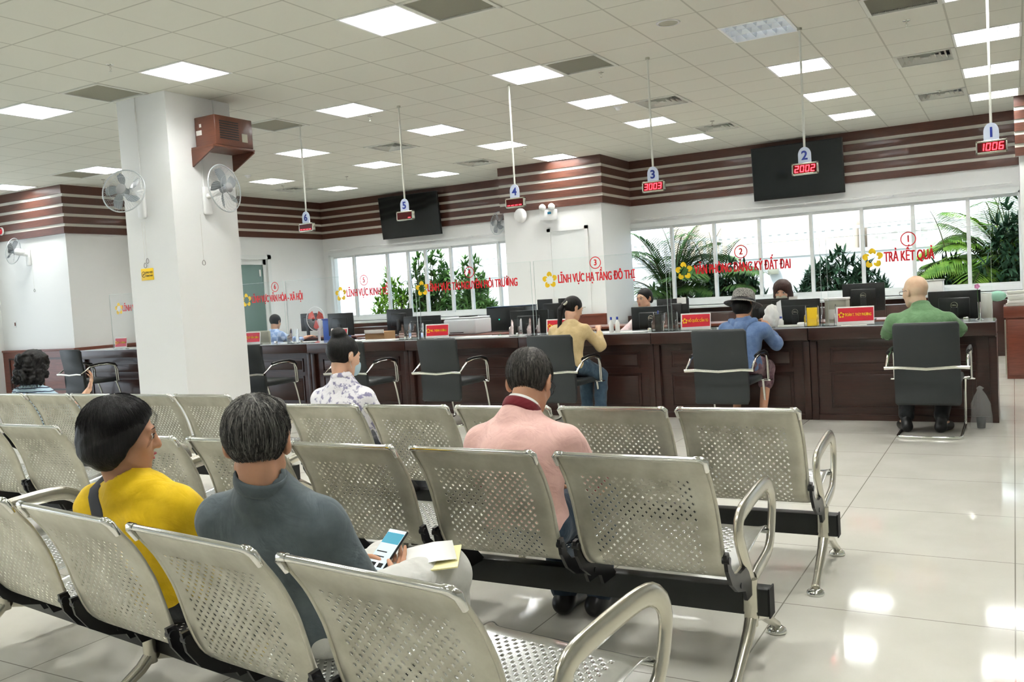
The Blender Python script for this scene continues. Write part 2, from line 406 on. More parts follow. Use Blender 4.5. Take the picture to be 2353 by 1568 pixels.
# ---------------------------------------------------------------- ceiling fixtures
M_tube = mat('lit_lamp_panel', (1, 1, 1), 0.5, emit=(1.0, 0.985, 0.95), es=LAMP)
M_louver = mat('bright_aluminium_louver', srgb(232, 236, 240), 0.25, metal=0.6)
def make_light():
    rt = thing('ceiling_light', '', 'ceiling light', (0, 0, ZC))
    f = MB(); h = .3
    for q in ((-h, h, -h, -h + .022, -.006, .012), (-h, h, h - .022, h, -.006, .012), (-h, -h + .022, -h, h, -.006, .012), (h - .022, h, -h, h, -.006, .012)): f.box(*q)
    obj('frame', f, M_white, rt)
    w = MB(); q = h - .012
    w.quad((-q, -q, .012), (q, -q, .012), (q, -q, .1), (-q, -q, .1)); w.quad((-q, q, .012), (q, q, .012), (q, q, .1), (-q, q, .1))
    w.quad((-q, -q, .012), (-q, q, .012), (-q, q, .1), (-q, -q, .1)); w.quad((q, -q, .012), (q, q, .012), (q, q, .1), (q, -q, .1))
    w.quad((-q, -q, .1), (q, -q, .1), (q, q, .1), (-q, q, .1))
    obj('housing', w, M_white, rt)
    t = MB()
    for y in (-.185, 0, .185): t.box(-.27, .27, y - .055, y + .055, .07, .076)
    obj('lamp_panel', t, M_tube, rt)
    g = MB()
    for y in (-.0925, .0925): g.prism([(y - .018, .062), (y + .018, .062), (y + .004, .008), (y - .004, .008)], -.278, .278, 'X')
    for k in range(1, 6):
        x = -.278 + .556 * k / 6
        g.prism([(x - .012, .05), (x + .012, .05), (x + .002, .01), (x - .002, .01)], -.278, .278, 'Y')
    obj('louver', g, M_louver, rt)
    return rt
proto = make_light()
_names = {0: 'rightmost', -3: 'second from right', -7: 'third from right', -11: 'fourth from right', -15: 'fifth from right', -19: 'sixth from right', -20: 'left of the column', -24: 'far left'}
for n, (i, j) in enumerate(LIGHTS):
    o = proto if n == 0 else copy_tree(proto)
    x, y = cellc(i, j); o.location = (x, y, ZC)
    if (i, j) == (-3, 14):
        for ch in o.children:
            if ch.name.startswith('lamp_panel'): ch.data = ch.data.copy(); ch.data.materials[0] = mat('dim_lamp_panel', (.85, .88, .92), .4, emit=(.8, .88, 1.0), es=.35)
    col = _names.get(i, 'right')
    o['group'] = 'square louvred ceiling lights'
    row = {23: 'nearest the far wall', 20: 'second from the far wall', 17: 'third from the far wall', 14: 'fourth from the far wall', 10: 'nearest the camera', 11: 'left of the column top', 15: 'by the left stairwell wall'}.get(j, 'behind the camera row %d' % (j + 3))
    if (i, j) == (-11, 10): row = 'in front of the white column'
    if (i, j) == (-15, 10): row = 'left of the column top'
    if (i, j) == (-3, 14): row = 'dim blue-grey cells above pendant 2'
    if (i, j) == (-7, 14): row = 'beside a return grille, above pendant 4'
    o['label'] = 'square ceiling light, %s row, %s' % (col, row)
# return air grilles
def make_grille():
    rt = thing('air_grille', '', 'air grille', (0, 0, ZC))
    f = MB(); h = .3
    for q in ((-h, h, -h, -h + .035, -.008, .01), (-h, h, h - .035, h, -.008, .01), (-h, -h + .035, -h, h, -.008, .01), (h - .035, h, -h, h, -.008, .01)): f.box(*q)
    obj('frame', f, M_slat, rt)
    obj('backing', MB().box(-.28, .28, -.28, .28, .04, .06), mat('grille_backing', srgb(128, 128, 116), .8), rt)
    s = MB()
    for k in range(36):
        x = -.262 + .524 * k / 35; s.quad((x - .003, -.265, .002), (x - .003, .265, .002), (x + .006, .265, .02), (x + .006, -.265, .02))
    obj('slats', s, M_grille, rt)
    return rt
proto = make_grille()
gl = {(-6, 14): 'beside the light above pendant 4', (-1, 14): 'with wide dark slats at the top right', (-6, 10): 'cut by the top edge, beside the nearest lit panel', (-13, 10): 'left of the column top', (-13, 14): 'right of the column, above pendant 6', (-21, 15): 'behind the left column fan'}
for n, k in enumerate(RGRILLE):
    o = proto if n == 0 else copy_tree(proto)
    x, y = cellc(*k); o.location = (x, y, ZC); o['group'] = 'square return air grilles'; o['label'] = 'square grey air grille ' + gl[k]
def make_diff():
    rt = thing('air_diffuser', '', 'air vent', (0, 0, ZC))
    f = MB(); h = .3
    for q in ((-h, h, -h, -h + .04, -.008, .01), (-h, h, h - .04, h, -.008, .01), (-h, -h + .04, -h, h, -.008, .01), (h - .04, h, -h, h, -.008, .01)): f.box(*q)
    obj('frame', f, M_slat, rt)
    obj('backing', MB().box(-.28, .28, -.28, .28, .09, .1), mat('vent_backing', srgb(104, 104, 96), .8), rt)
    for ring in range(5):
        a = .26 - ring * .052; b = a - .03
        s = MB()
        P = [(-a, -a, .0), (a, -a, .0), (a, a, .0), (-a, a, .0)]; Q = [(-b, -b, .045), (b, -b, .045), (b, b, .045), (-b, b, .045)]
        for k in range(4): s.quad(P[k], P[(k + 1) % 4], Q[(k + 1) % 4], Q[k])
        obj('louver_ring', s, M_slat, rt)
    obj('centre_plate', MB().box(-.03, .03, -.03, .03, 0, .01), M_slat, rt)
    return rt
proto = make_diff()
dl = {(-6, 18): 'between pendants 3 and 4', (-6, 22): 'above the far wall right of pendant 3', (-1, 18): 'left of the right row of lights, nearer', (-1, 22): 'left of the right row of lights, farther', (-13, 18): 'left of pendant 5', (-13, 22): 'near the pilaster, left of pendant 4', (-20, 22): 'at the far left, beside pendant 6'}
for n, k in enumerate(DIFF):
    o = proto if n == 0 else copy_tree(proto)
    x, y = cellc(*k); o.location = (x, y, ZC); o['group'] = 'square slatted air vents'; o['label'] = 'white slatted air vent ' + dl[k]
# sprinklers
def make_sprinkler():
    rt = thing('sprinkler', '', 'sprinkler', (0, 0, ZC))
    obj('escutcheon', MB().lathe([(.0, -.004), (.03, -.004), (.034, 0)], 16), M_chrome, rt)
    s = MB().cyl((0, 0, 0), (0, 0, -.03), .008, n=8); s.tube([(.0, 0, -.03), (.013, 0, -.04), (.0, 0, -.06)], .0025, 6).tube([(0, 0, -.03), (-.013, 0, -.04), (0, 0, -.06)], .0025, 6)
    obj('stem', s, M_chrome, rt)
    obj('deflector', MB().cyl((0, 0, -.06), (0, 0, -.063), .014), M_chrome, rt)
    return rt
proto = make_sprinkler()
for n, (x, y, l) in enumerate([(-7.03, 5.36, 'left of the column-side light, nearest the top left'), (-3.74, 8.82, 'beside the grille above pendant 4'), (-6.81, 8.8, 'right of the light between pendants 5 and 6'), (-10.4, 12.64, 'between pendants 5 and 6 near the far lights'),
                               (-6.66, 12.48, 'left of pendant 4 near the pilaster'), (-.8, 9.05, 'below the wide-slatted grille at the top right'), (-.78, 12.86, 'beside the farthest right vent'), (-3.68, 12.6, 'beside the vent right of pendant 3'), (-13.0, 9.6, 'above the left side wall corner'), (-11.9, 12.6, 'right of the column fan')]):
    o = proto if n == 0 else copy_tree(proto)
    o.location = (x, y, ZC); o['group'] = 'ceiling sprinkler heads'; o['label'] = 'small metal ceiling sprinkler ' + l
def detector(x, y, l):
    rt = thing('smoke_detector', l, 'smoke detector', (x, y, ZC), group='smoke detectors')
    obj('base', MB().lathe([(0, -.012), (.055, -.012), (.058, 0)], 24), M_white, rt); obj('chamber', MB().lathe([(0, -.045), (.025, -.045), (.034, -.03), (.036, -.012)], 24), M_white, rt)
detector(-4.3, 10.63, 'round white smoke detector below the light right of pendant 4')
detector(-11.3, 11.14, 'round white smoke detector right of the column fan')
rt = thing('ceiling_speaker', 'round flat grey ceiling loudspeaker above pendant 3', 'ceiling speaker', (-2.57, 7.61, ZC))
obj('rim', MB().lathe([(.085, -.006), (.1, -.006), (.105, 0), (.085, 0)], 32), M_white, rt); obj('speaker_mesh', MB().lathe([(0, -.004), (.085, -.004)], 32), M_grille, rt)

# ---------------------------------------------------------------- pendant number displays
SEG = {'0': 'abcdef', '1': 'bc', '2': 'abged', '3': 'abgcd', '4': 'fgbc', '5': 'afgcd', '6': 'afgedc', '7': 'abc', '8': 'abcdefg', '9': 'abcdfg', '-': 'd'}
def digit(mb, ch, x, z, w=.036, h=.062, t=.0075, y=-.026):
    hw, hh = w / 2, h / 2; sh = .12
    def bar(x0, x1, z0, z1):
        k = sh
        mb.add([(x + x0 + k * z0, y, z + z0), (x + x1 + k * z0, y, z + z0), (x + x1 + k * z1, y, z + z1), (x + x0 + k * z1, y, z + z1)], [(0, 1, 2, 3)])
        mb.add([(x + x0 + k * z0, y + .002, z + z0), (x + x1 + k * z0, y + .002, z + z0), (x + x1 + k * z1, y + .002, z + z1), (x + x0 + k * z1, y + .002, z + z1)], [(0, 3, 2, 1)])
    g = .0018
    D = dict(a=(-hw + g, hw - g, hh - t, hh), d=(-hw + g, hw - g, -hh, -hh + t), g=(-hw + g, hw - g, -t / 2, t / 2),
             f=(-hw, -hw + t, g, hh - g), e=(-hw, -hw + t, -hh + g, -g), b=(hw - t, hw, g, hh - g), c=(hw - t, hw, -hh + g, -g))
    for s_ in SEG[ch]: bar(*D[s_])
PEND = [(-0.14, '1', '1006', 'showing 1006'), (-1.66, '2', '2002', 'showing 2002 in front of the television'), (-3.14, '3', '3003', 'showing 3003'), (-4.74, '4', '----', 'with faint dashes in front of the pilaster'), (-6.23, '5', '   -', 'with one lit dash over the left television'), (-7.77, '6', '----', 'with dashes right of the column')]
M_blade = mat('blue_white_plate', srgb(214, 224, 244), 0.4)
for n, (x, num, dig, l) in enumerate(PEND):
    rt = thing('queue_display', 'hanging counter %s number sign %s' % (num, l), 'queue display', (x, 8.6, 2.31), 0, 'hanging queue number signs')
    obj('rod', MB().cyl((0, .005, .19), (0, .005, ZC - 2.31), .0105, n=10), M_slat, rt)
    obj('ceiling_cap', MB().cyl((0, .005, ZC - 2.31 - .02), (0, .005, ZC - 2.31), .022, n=12), M_grille, rt)
    poly = [(-.058, .04), (.058, .04)] + [(.058 * math.cos(t), .125 + .072 * math.sin(t)) for t in [math.pi * k / 14 for k in range(15)]]
    pl = obj('number_plate', MB().prism(poly, -.012, .0, 'Y'), M_blade, rt)
    text('plate_number', num, .115, M_blue, pl, (0, -.0135, .115), offset=.003)
    b = MB()
    for q in ((-.118, .118, -.022, .022, .036, .052), (-.118, .118, -.022, .022, -.056, -.040), (-.118, -.104, -.022, .022, -.056, .052), (.104, .118, -.022, .022, -.056, .052)): b.box(*q, .003)
    b.box(-.11, .11, -.012, .02, -.045, .045)
    obj('display_case', b, M_cast, rt)
    sc = obj('led_window', MB().box(-.104, .104, -.0225, -.013, -.040, .036), M_leddim, rt)
    dg = MB()
    for k, ch in enumerate(dig):
        if ch != ' ': digit(dg, ch, -.072 + .048 * k, -.002)
    obj('lit_digits', dg, M_led, sc)
    o = rt
# ------------------------------------------------------------------ service counter, eight units
CY = 8.34
def make_unit(w=1.5):
    rt = thing('service_counter', '', 'counter')
    obj('carcass', MB().box(-w / 2 + .002, w / 2 - .002, .05, .5, .0, .72), M_wood, rt)
    obj('apron', MB().box(-w / 2 + .003, w / 2 - .003, -.05, .5, .735, .845, .004), M_wood, rt)
    obj('shadow_gap', MB().box(-w / 2 + .01, w / 2 - .01, .0, .49, .72, .735), M_wood, rt)
    obj('plinth', MB().box(-w / 2 + .001, w / 2 - .001, .02, .49, 0, .05), M_wood, rt)
    for x in (-w / 2 + .002, w / 2 - .062):
        st = obj('stile', MB().box(x, x + .06, .01, .06, 0, .72, .004), M_wood, rt)
    f = MB()
    for (z0, z1) in ((.49, .66), (.10, .44)):
        a, b = -w / 2 + .16, w / 2 - .16; t = .014
        for q in ((a, b, z0, z0 + t), (a, b, z1 - t, z1), (a, a + t, z0, z1), (b - t, b, z0, z1)):
            f.box(q[0], q[1], .038, .052, q[2], q[3])
        f.box(a + .03, b - .03, .044, .052, z0 + .03, z1 - .03, .003)
    obj('front_panel', f, M_wood, rt)
    return rt
proto = make_unit()
cl = ['rightmost, where the man in green sits', 'where the woman in a sun hat sits', 'between the hat woman and the ponytail woman', 'where the woman with a ponytail stands, left part', 'behind the third empty office chair', 'behind the masked woman in the floral shirt', 'right beside the white column', 'left of the white column']
for k in range(8):
    o = proto if k == 0 else copy_tree(proto)
    o.location = (-.89 - 1.5 * k, CY, 0); o['group'] = 'dark wood service counter units'
    o['label'] = 'dark panelled wooden service counter unit, ' + cl[k]
M_gtop = mat('pale_glass_counter_top', srgb(196, 204, 208), 0.06, spec=0.8)
_n, _l, _b = nt(M_gtop)
o = obj('counter_glass_top', MB().box(-12.14, -.15, CY - .045, CY + .5, .8455, .8535), M_gtop)
tag(o, 'long pale glass sheet lying along the top of the dark counter', 'glass top')

# glass partitions with red lettering
def logo(parent, x, z, s, m=M_yellow, y=-.006):
    for k in range(5):
        a = math.pi / 2 + k * 2 * math.pi / 5
        pts = []
        for i in range(9):
            t = i / 8; ang = a - .55 + 1.15 * t; rr = s * (.62 + .38 * math.sin(math.pi * t) + .12 * t)
            pts.append((x + rr * math.cos(ang), z + rr * math.sin(ang)))
        for i in range(9):
            t = 1 - i / 8; ang = a - .40 + .75 * t; rr = s * (.44 + .12 * math.sin(math.pi * t))
            pts.append((x + rr * math.cos(ang), z + rr * math.sin(ang)))
        ys = y - .0005 * (k % 2)
        yield MB().add([(p[0], ys, p[1]) for p in pts], [tuple(range(len(pts)))])
def logo_obj(parent, x, z, s, m=M_yellow, y=-.006):
    g = MB()
    for q in logo(parent, x, z, s, m, y): g.add(q.v, q.f)
    return obj('ribbon_star_logo', g, m, parent)
PARTS = [(-1.49, -.17, '1', 'TRẢ KẾT QUẢ', -1.0, -.60, -.80, -1.095), (-2.99, -1.55, '2', 'VĂN PHÒNG ĐĂNG KÝ ĐẤT ĐAI', -2.73, -1.81, -2.27, -2.84),
         (-4.52, -3.03, '3', 'LĨNH VỰC HẠ TẦNG ĐÔ THỊ', -4.23, -3.36, -3.79, -4.33), (-6.05, -4.56, '4', 'LĨNH VỰC TÀI NGUYÊN MÔI TRƯỜNG', -5.92, -4.73, -5.34, -6.0),
         (-8.13, -6.10, '5', 'LĨNH VỰC KINH TẾ', -7.13, -6.50, -6.85, -7.22), (-9.62, -8.17, '6', 'LĨNH VỰC VĂN HÓA - XÃ HỘI', -8.73, -7.85, -8.31, -8.83),
         (-11.62, -10.2, '7', 'LĨNH VỰC TƯ PHÁP', -11.34, -10.6, -11.0, -11.42)]
M_ptn = mat('partition_glass', (0.965, 0.98, 0.975), 0.0, trans=1.0, ior=1.12, spec=0.5)
M_edge = mat('polished_glass_edge', srgb(225, 240, 236), 0.15, spec=0.8)
for (x0, x1, num, tx, a, b, nx, lx) in PARTS:
    rt = thing('glass_partition', 'clear glass screen on the counter lettered %s %s' % (num, tx), 'glass screen', ((x0 + x1) / 2, 8.52, .8545), 0, 'clear glass counter screens')
    h = .795; w = (x1 - x0) / 2
    obj('glass_panel', MB().box(-w, w, -.003, .003, 0, h), M_ptn, rt)
    e = MB().box(-w, w, -.0035, .0035, h, h + .003).box(-w - .002, -w, -.0035, .0035, 0, h).box(w, w + .002, -.0035, .0035, 0, h)
    obj('polished_edge', e, M_edge, rt)
    cx = (x0 + x1) / 2
    t = text('lettering', tx, .125, M_redtxt, rt, ((a + b) / 2 - cx, -.006, 1.437 - .8545), bold=.0030, width=b - a)
    if num != '7' or True:
        c_ = obj('number_ring', MB().add([(nx - cx + r_ * math.cos(th), -.006, 1.585 - .8545 + r_ * math.sin(th)) for r_ in (.064, .055) for th in [2 * math.pi * k / 40 for k in range(40)]], [(k, (k + 1) % 40, 40 + (k + 1) % 40, 40 + k) for k in range(40)]), M_redtxt, rt)
        text('number', num, .085, M_redtxt, c_, (nx - cx, -.006, 1.585 - .8545), bold=.003, sx=.85)
    logo_obj(rt, lx - cx, 1.437 - .8545, .085)
    for x in (-w + .2, w - .2): obj('clamp_foot', MB().box(x - .02, x + .02, -.012, .012, 0, .03, .003), M_chrome, rt)

# name plates and leaflet holders on the counter
def nameplate(x, w, txt, l, hz=.165):
    rt = thing('name_plate', l, 'name plate', (x, 8.42, .8545), 0, 'red and yellow name plates')
    R_ = .12
    obj('base', MB().box(-w / 2, w / 2, -.02, .04, 0, .004), M_acr, rt)
    b = obj('frame', MB().box(-w / 2, w / 2, -.003, .003, .004, hz, .002).xform(Matrix.Rotation(-R_, 4, 'X')), M_paper, rt)
    f = MB().quad((-w / 2 + .014, -.0045, .03), (w / 2 - .006, -.0045, .035), (w / 2 - .006, -.0045, hz - .012), (-w / 2 + .014, -.0045, hz - .012)).xform(Matrix.Rotation(-R_, 4, 'X'))
    obj('red_card', f, M_red, rt)
    logo_obj(rt, -w / 2 + .045, hz * .55, .026, y=-.001)
    text('lettering', txt, .036, M_yellow, rt, (.028, -.001, hz * .55), bold=.0004, width=w - .10, fit=True)
nameplate(-1.25, .32, 'ĐOÀN T. THÚY PHƯỢNG', 'red name plate on the counter left of the man in green')
nameplate(-2.72, .30, 'HỒ QUỐC CẨN TÚ', 'red name plate on the counter left of the woman in a sun hat')
nameplate(-4.22, .28, 'BÙI THỊ HOA', 'red name plate mostly hidden behind the ponytail woman')
nameplate(-5.77, .32, 'NG. THỊNH HƯƠNG', 'red name plate above the middle empty office chair')
nameplate(-7.22, .26, 'T. T. HỒNG', 'red name plate just right of the masked woman bun')
nameplate(-8.69, .28, 'LÊ VĂN SƠN', 'red name plate right beside the white column')
nameplate(-11.33, .27, 'LÊ T. HƯƠNG', 'red name plate left of the white column')
def holder(x, l, leaf=None, fl=1):
    rt = thing('leaflet_holder', l, 'leaflet holder', (x, 8.4, .8545), 0, 'clear acrylic leaflet holders')
    w = .055
    for s in (-w, w):
        pts = [(-.05, 0), (-.05, .07), (-.035, .1), (0, .11), (.01, .17), (.03, .19), (.045, .17), (.045, 0)]
        obj('side_wing', MB().prism(pts, s - .002, s + .002, 'X'), M_acr, rt)
    obj('back_plate', MB().box(-w, w, .04, .044, 0, .18), M_acr, rt)
    obj('front_lip', MB().box(-w, w, -.05, -.046, 0, .07).box(-w, w, -.05, .04, 0, .004), M_acr, rt)
    if leaf:
        obj('leaflet', MB().box(-w + .01, w - .01, .02, .035, .005, .17), leaf, rt)
holder(-3.09, 'clear leaflet holder just right of the clerk 3 monitor')
holder(-2.96, 'clear leaflet holder touching the name plate left of the hat woman')
holder(-1.62, 'clear leaflet holder with yellow leaflets between hat woman and green man', M_yellow)
holder(-1.47, 'clear leaflet holder touching the name plate left of the green-shirted man')
holder(-4.72, 'clear leaflet holder left of the ponytail woman'); holder(-4.5, 'clear leaflet holder hidden behind the ponytail woman shoulder')
holder(-6.2, 'clear leaflet holder left of the middle name plate'); holder(-6.02, 'clear leaflet holder touching the middle name plate'); holder(-7.95, 'clear leaflet holder left of the masked woman')

# ------------------------------------------------------------------ cantilever office chairs
def make_chair():
    rt = thing('office_chair', '', 'chair')
    prof = [(-.30, .90), (-.305, .885), (-.285, .75), (-.26, .60), (-.245, .46), (-.255, .36), (-.26, .275), (-.245, .255), (-.215, .27), (-.205, .36), (-.2, .46), (-.215, .60), (-.24, .75), (-.265, .89), (-.28, .905)]
    b = MB(); n = len(prof)
    xs = [(-.235, .92), (-.222, 1.0), (.222, 1.0), (.235, .92)]
    cy = sum(p[0] for p in prof) / n
    vs = []
    for x, k in xs:
        for (y, z) in prof: vs.append((x, y if abs(k - 1) < .01 else y + (0.012 if y < -.25 else -.012), z if abs(k - 1) < .01 else z + (.02 if z < .5 and z < .3 else (-.02 if z > .85 else 0))))
    fs = [tuple(range(n)), tuple(range(3 * n, 4 * n))]
    b.add(vs, fs); b.add(vs, [(i * n + k, i * n + (k + 1) % n, (i + 1) * n + (k + 1) % n, (i + 1) * n + k) for i in range(3) for k in range(n)], True)
    obj('backrest', b, M_leather, rt)
    obj('seat', MB().box(-.235, .235, -.2, .26, .405, .47, .025), M_leather, rt)
    r = .0115
    c = MB().tube([(-.30, -.315, .555), (-.2, -.322, .56), (0, -.312, .545), (.2, -.322, .56), (.30, -.315, .555)], .013, 10, sy=1.2)
    obj('back_crossbar', c, M_chrome, rt)
    for s in (-1, 1):
        a = MB().tube([(s * .285, -.315, .56), (s * .285, -.25, .60), (s * .285, -.18, .645), (s * .285, -.05, .665), (s * .285, .1, .665), (s * .285, .2, .64), (s * .285, .235, .58), (s * .285, .24, .42)], r, 10)
        a.tube([(s * .285, .19, .64), (s * .285, .205, .58), (s * .285, .21, .42)], r * .8, 8)
        a.tube([(s * .285, .24, .42), (s * .2, .23, .415)], r, 8).box(s * .285 - .03, s * .285 + .03, .19, .26, .408, .42, .003)
        arm = obj('armrest', a, M_chrome, rt)
        obj('arm_pad', MB().tube([(s * .285, -.17, .668), (s * .285, -.05, .682), (s * .285, .1, .682), (s * .285, .19, .66), (s * .285, .225, .62)], .019, 10, sy=.6), M_black, arm)
    f = MB().tube([(.24, .23, .41), (.235, .27, .3), (.23, .33, .06), (.228, .325, .025), (.226, .29, .013), (.225, 0, .012), (.225, -.25, .012), (.21, -.285, .012), (.17, -.3, .012), (-.17, -.3, .012), (-.21, -.285, .012), (-.225, -.25, .012), (-.225, 0, .012), (-.226, .29, .013), (-.228, .325, .025), (-.23, .33, .06), (-.235, .27, .3), (-.24, .23, .41)], r, 10)
    obj('sled_frame', f, M_chrome, rt)
    return rt
proto = make_chair()
for n, (x, y, rz, l) in enumerate([(-.61, 7.80, 0, 'under the bald man in green'), (-2.22, 7.75, 0, 'behind the woman in a sun hat'), (-3.83, 7.72, 0, 'behind the woman with a ponytail'), (-5.14, 7.76, 0, 'empty, in the middle of the counter'),
                                   (-6.33, 7.76, 0, 'partly hidden behind the masked woman'), (-7.83, 7.76, 0, 'cut by the right edge of the white column'), (-11.46, 8.0, -4, 'empty, left of the white column')]):
    o = proto if n == 0 else copy_tree(proto)
    o.location = (x, y, 0); o.rotation_euler = (0, 0, R(rz)); o['group'] = 'grey leatherette office chairs at the counter'
    o['label'] = 'dark grey cantilever office chair, ' + l

# ------------------------------------------------------------------ perforated steel beam benches
PROF = [(-.470, .792), (-.455, .765), (-.432, .735), (-.408, .70), (-.385, .655), (-.365, .61), (-.350, .56), (-.337, .51), (-.322, .46), (-.300, .415), (-.268, .383), (-.228, .368), (-.18, .365), (-.12, .372), (-.05, .384), (.03, .398), (.10, .410), (.16, .419), (.20, .421), (.228, .412), (.242, .392)]
def arc(prof):
    d = [0]
    for a, b in zip(prof, prof[1:]): d.append(d[-1] + math.hypot(b[0] - a[0], b[1] - a[1]))
    return d
ARC = arc(PROF); _A = np.array(ARC); _Y = np.array([p[0] for p in PROF]); _Z = np.array([p[1] for p in PROF])
def sm(s):   # smooth profile lookup
    a = np.interp([s - .012, s, s + .012], _A, _Y); b = np.interp([s - .012, s, s + .012], _A, _Z)
    return float((a[0] + 2 * a[1] + a[2]) / 4), float((b[0] + 2 * b[1] + b[2]) / 4)
def perf_panel(s0, s1, h0, h1, W_=.49, cell=.0146, mu=.062):
    """sheet between arc positions s0..s1, perforated with four-pointed stars between h0..h1"""
    nu = int(round((W_ - 2 * mu) / cell)); nu -= nu % 2 == 0
    mu = (W_ - nu * cell) / 2
    nv = int((h1 - h0) / cell)
    V = {}; vs = []; fs = []
    def vid(u, s):
        k = (round(u * 20000), round(s * 20000))
        if k not in V:
            y, z = sm(s)
            e = abs(u - W_ / 2) / (W_ / 2)
            off = .012 * max(0, (e - .86) / .14) ** 2          # edges dished towards the sitter
            V[k] = len(vs); vs.append((u, y + off * .8, z + off * .4))
        return V[k]
    hc = cell / 2
    us = [0, .006, .014, .026] + [.026 + (mu - .026) * .5] + [mu + i * hc for i in range(2 * nu + 1)]
    us += [W_ - q for q in (.026 + (mu - .026) * .5, .026, .014, .006, 0)]
    ss = []
    n0 = max(1, int((h0 - s0) / .012)); ss += [s0 + (h0 - s0) * i / n0 for i in range(n0)]
    ss += [h0 + j * hc for j in range(2 * nv + 1)]
    e0 = h0 + nv * cell; n1 = max(1, int((s1 - e0) / .012)); ss += [e0 + (s1 - e0) * (i + 1) / n1 for i in range(n1)]
    iu0 = 5; iv0 = n0
    def incell(i, j):   # cell index of half-cell
        a, b = i - iu0, j - iv0
        if 0 <= a < 2 * nu and 0 <= b < 2 * nv: return a // 2, b // 2, a % 2, b % 2
    for i in range(len(us) - 1):
        for j in range(len(ss) - 1):
            c = incell(i, j)
            if c and (c[0] + c[1]) % 2 == 0:
                ca, cb, qa, qb = c
                uc, sc = us[iu0 + ca * 2 + 1], ss[iv0 + cb * 2 + 1]
                du = hc if qa else -hc; ds = hc if qb else -hc
                co = vid(uc + du, sc + ds); mU = vid(uc + du, sc); mS = vid(uc, sc + ds)
                tU = vid(uc + du * .97, sc); tS = vid(uc, sc + ds * .97); nn = vid(uc + du * .29, sc + ds * .29)
                fs += [(co, mU, tU, nn), (co, nn, tS, mS)]
            else:
                fs.append((vid(us[i], ss[j]), vid(us[i + 1], ss[j]), vid(us[i + 1], ss[j + 1]), vid(us[i], ss[j + 1])))
    return vs, fs
BREAK = ARC[11]
def seat_unit(parent, x):
    vs, fs = perf_panel(0, BREAK, .085, BREAK - .012)
    b = MB().add(vs, fs, True); b.f = [f for f in b.f if len(set(f)) > 2]; b.sm = [True] * len(b.f)
    bk = obj('backrest', b, M_steel, parent); bk.location = (x, 0, 0)
    mod = bk.modifiers.new('thickness', 'SOLIDIFY'); mod.thickness = .0016; mod.offset = 0
    r = MB().tube([(.0, PROF[0][0], .796), (.49, PROF[0][0], .796)], .0085, 10); obj('top_rail', r, M_chrome, bk)
    for u in (0, .49):
        s = 1 if u else -1
        pts = []
        for k in range(40):
            y, z = sm(ARC[-1] * k / 39); pts.append((u, y + .008, z + .002))
        obj('edge_tube', MB().tube(pts[:26], .0062, 8, up=(1, 0, 0)), M_steel, bk)
        obj('corner_cap', MB().tube([(u - s * .028, PROF[0][0], .797), (u - s * .008, PROF[0][0] - .001, .797), (u + s * .003, PROF[0][0] + .004, .788), (u + s * .002, PROF[0][0] + .022, .757)], [.0100, .0112, .0105, .0075], 10), M_chrome, bk)
    vs, fs = perf_panel(BREAK, ARC[-1], BREAK + .03, ARC[-1] - .09)
    b = MB().add(vs, fs, True)
    st = obj('seat', b, M_seat, parent); st.location = (x, 0, 0)
    mod = st.modifiers.new('thickness', 'SOLIDIFY'); mod.thickness = .0016; mod.offset = 0
    obj('front_rail', MB().tube([(0, .243, .392), (.49, .243, .392)], .007, 8), M_chrome, st)
    for u in (-.012, .502):
        poly = [(-.345, .475), (-.318, .478), (-.295, .42), (-.262, .39), (-.20, .375), (-.13, .375), (-.10, .35), (-.06, .31), (-.02, .272), (-.02, .262), (-.13, .262), (-.15, .30), (-.235, .325), (-.295, .365), (-.333, .42)]
        g = MB().prism(poly, u - .006, u + .006, 'X')
        g.cyl((u - .012, -.33, .455), (u + .012, -.33, .455), .012, n=12)
        g.cyl((u - .009, -.20, .335), (u + .009, -.20, .335), .010, n=10)
        obj('bracket', g, M_black, st)
    return bk, st
def arm(parent, x):
    pts = [(x, -.045, .30), (x, -.085, .36), (x, -.13, .43), (x, -.158, .485), (x, -.150, .53), (x, -.11, .552), (x, -.02, .565), (x, .08, .575), (x, .17, .580), (x, .235, .572), (x, .285, .54), (x, .303, .49), (x, .285, .42), (x, .25, .36), (x, .205, .33), (x, .13, .315), (x, .05, .305), (x, .0, .295)]
    # rounded path
    P = [Vector(p) for p in pts]; Q = []
    for i in range(len(P) - 1):
        for t in (0, .5):
            a = P[max(i - 1, 0)]; b = P[i]; c = P[i + 1]; d = P[min(i + 2, len(P) - 1)]
            Q.append(.5 * ((2 * b) + (-a + c) * t + (2 * a - 5 * b + 4 * c - d) * t * t + (-a + 3 * b - 3 * c + d) * t ** 3))
    Q.append(P[-1])
    a = MB().tube(Q, [.020 - .004 * (i / len(Q)) for i in range(len(Q))], 12, sx=1.7, sy=.78, up=(1, 0, 0))
    a.tube([(x, -.052, .20), (x, -.05, .31)], .026, 12, sx=1.0)
    return obj('armrest', a, M_cast, parent)
def leg(parent, x, cap=False):
    g = MB().tube([(x, -.052, .30 if not cap else .315), (x, -.052, .15)], .023, 12)
    if cap: g.tube([(x, -.062, .285), (x, -.056, .318), (x, -.02, .332), (x, .03, .326), (x, .035, .28)], [.021, .027, .027, .024, .022], 12)
    for s in (-1, 1):
        g.tube([(x, -.052 if s < 0 else -.03, .175), (x, s * .09, .14), (x, s * .17, .095), (x, s * .25, .05), (x, s * .285, .03)], [.022, .021, .018, .016, .018], 12)
    l = obj('leg', g, M_cast, parent)
    for s in (-1, 1):
        obj('foot_pad', MB().lathe([(0, .0), (.034, 0), (.037, .006), (.034, .016), (.02, .026), (0, .027)], 20, (x, s * .288, 0)), M_chrome, l)
    return l
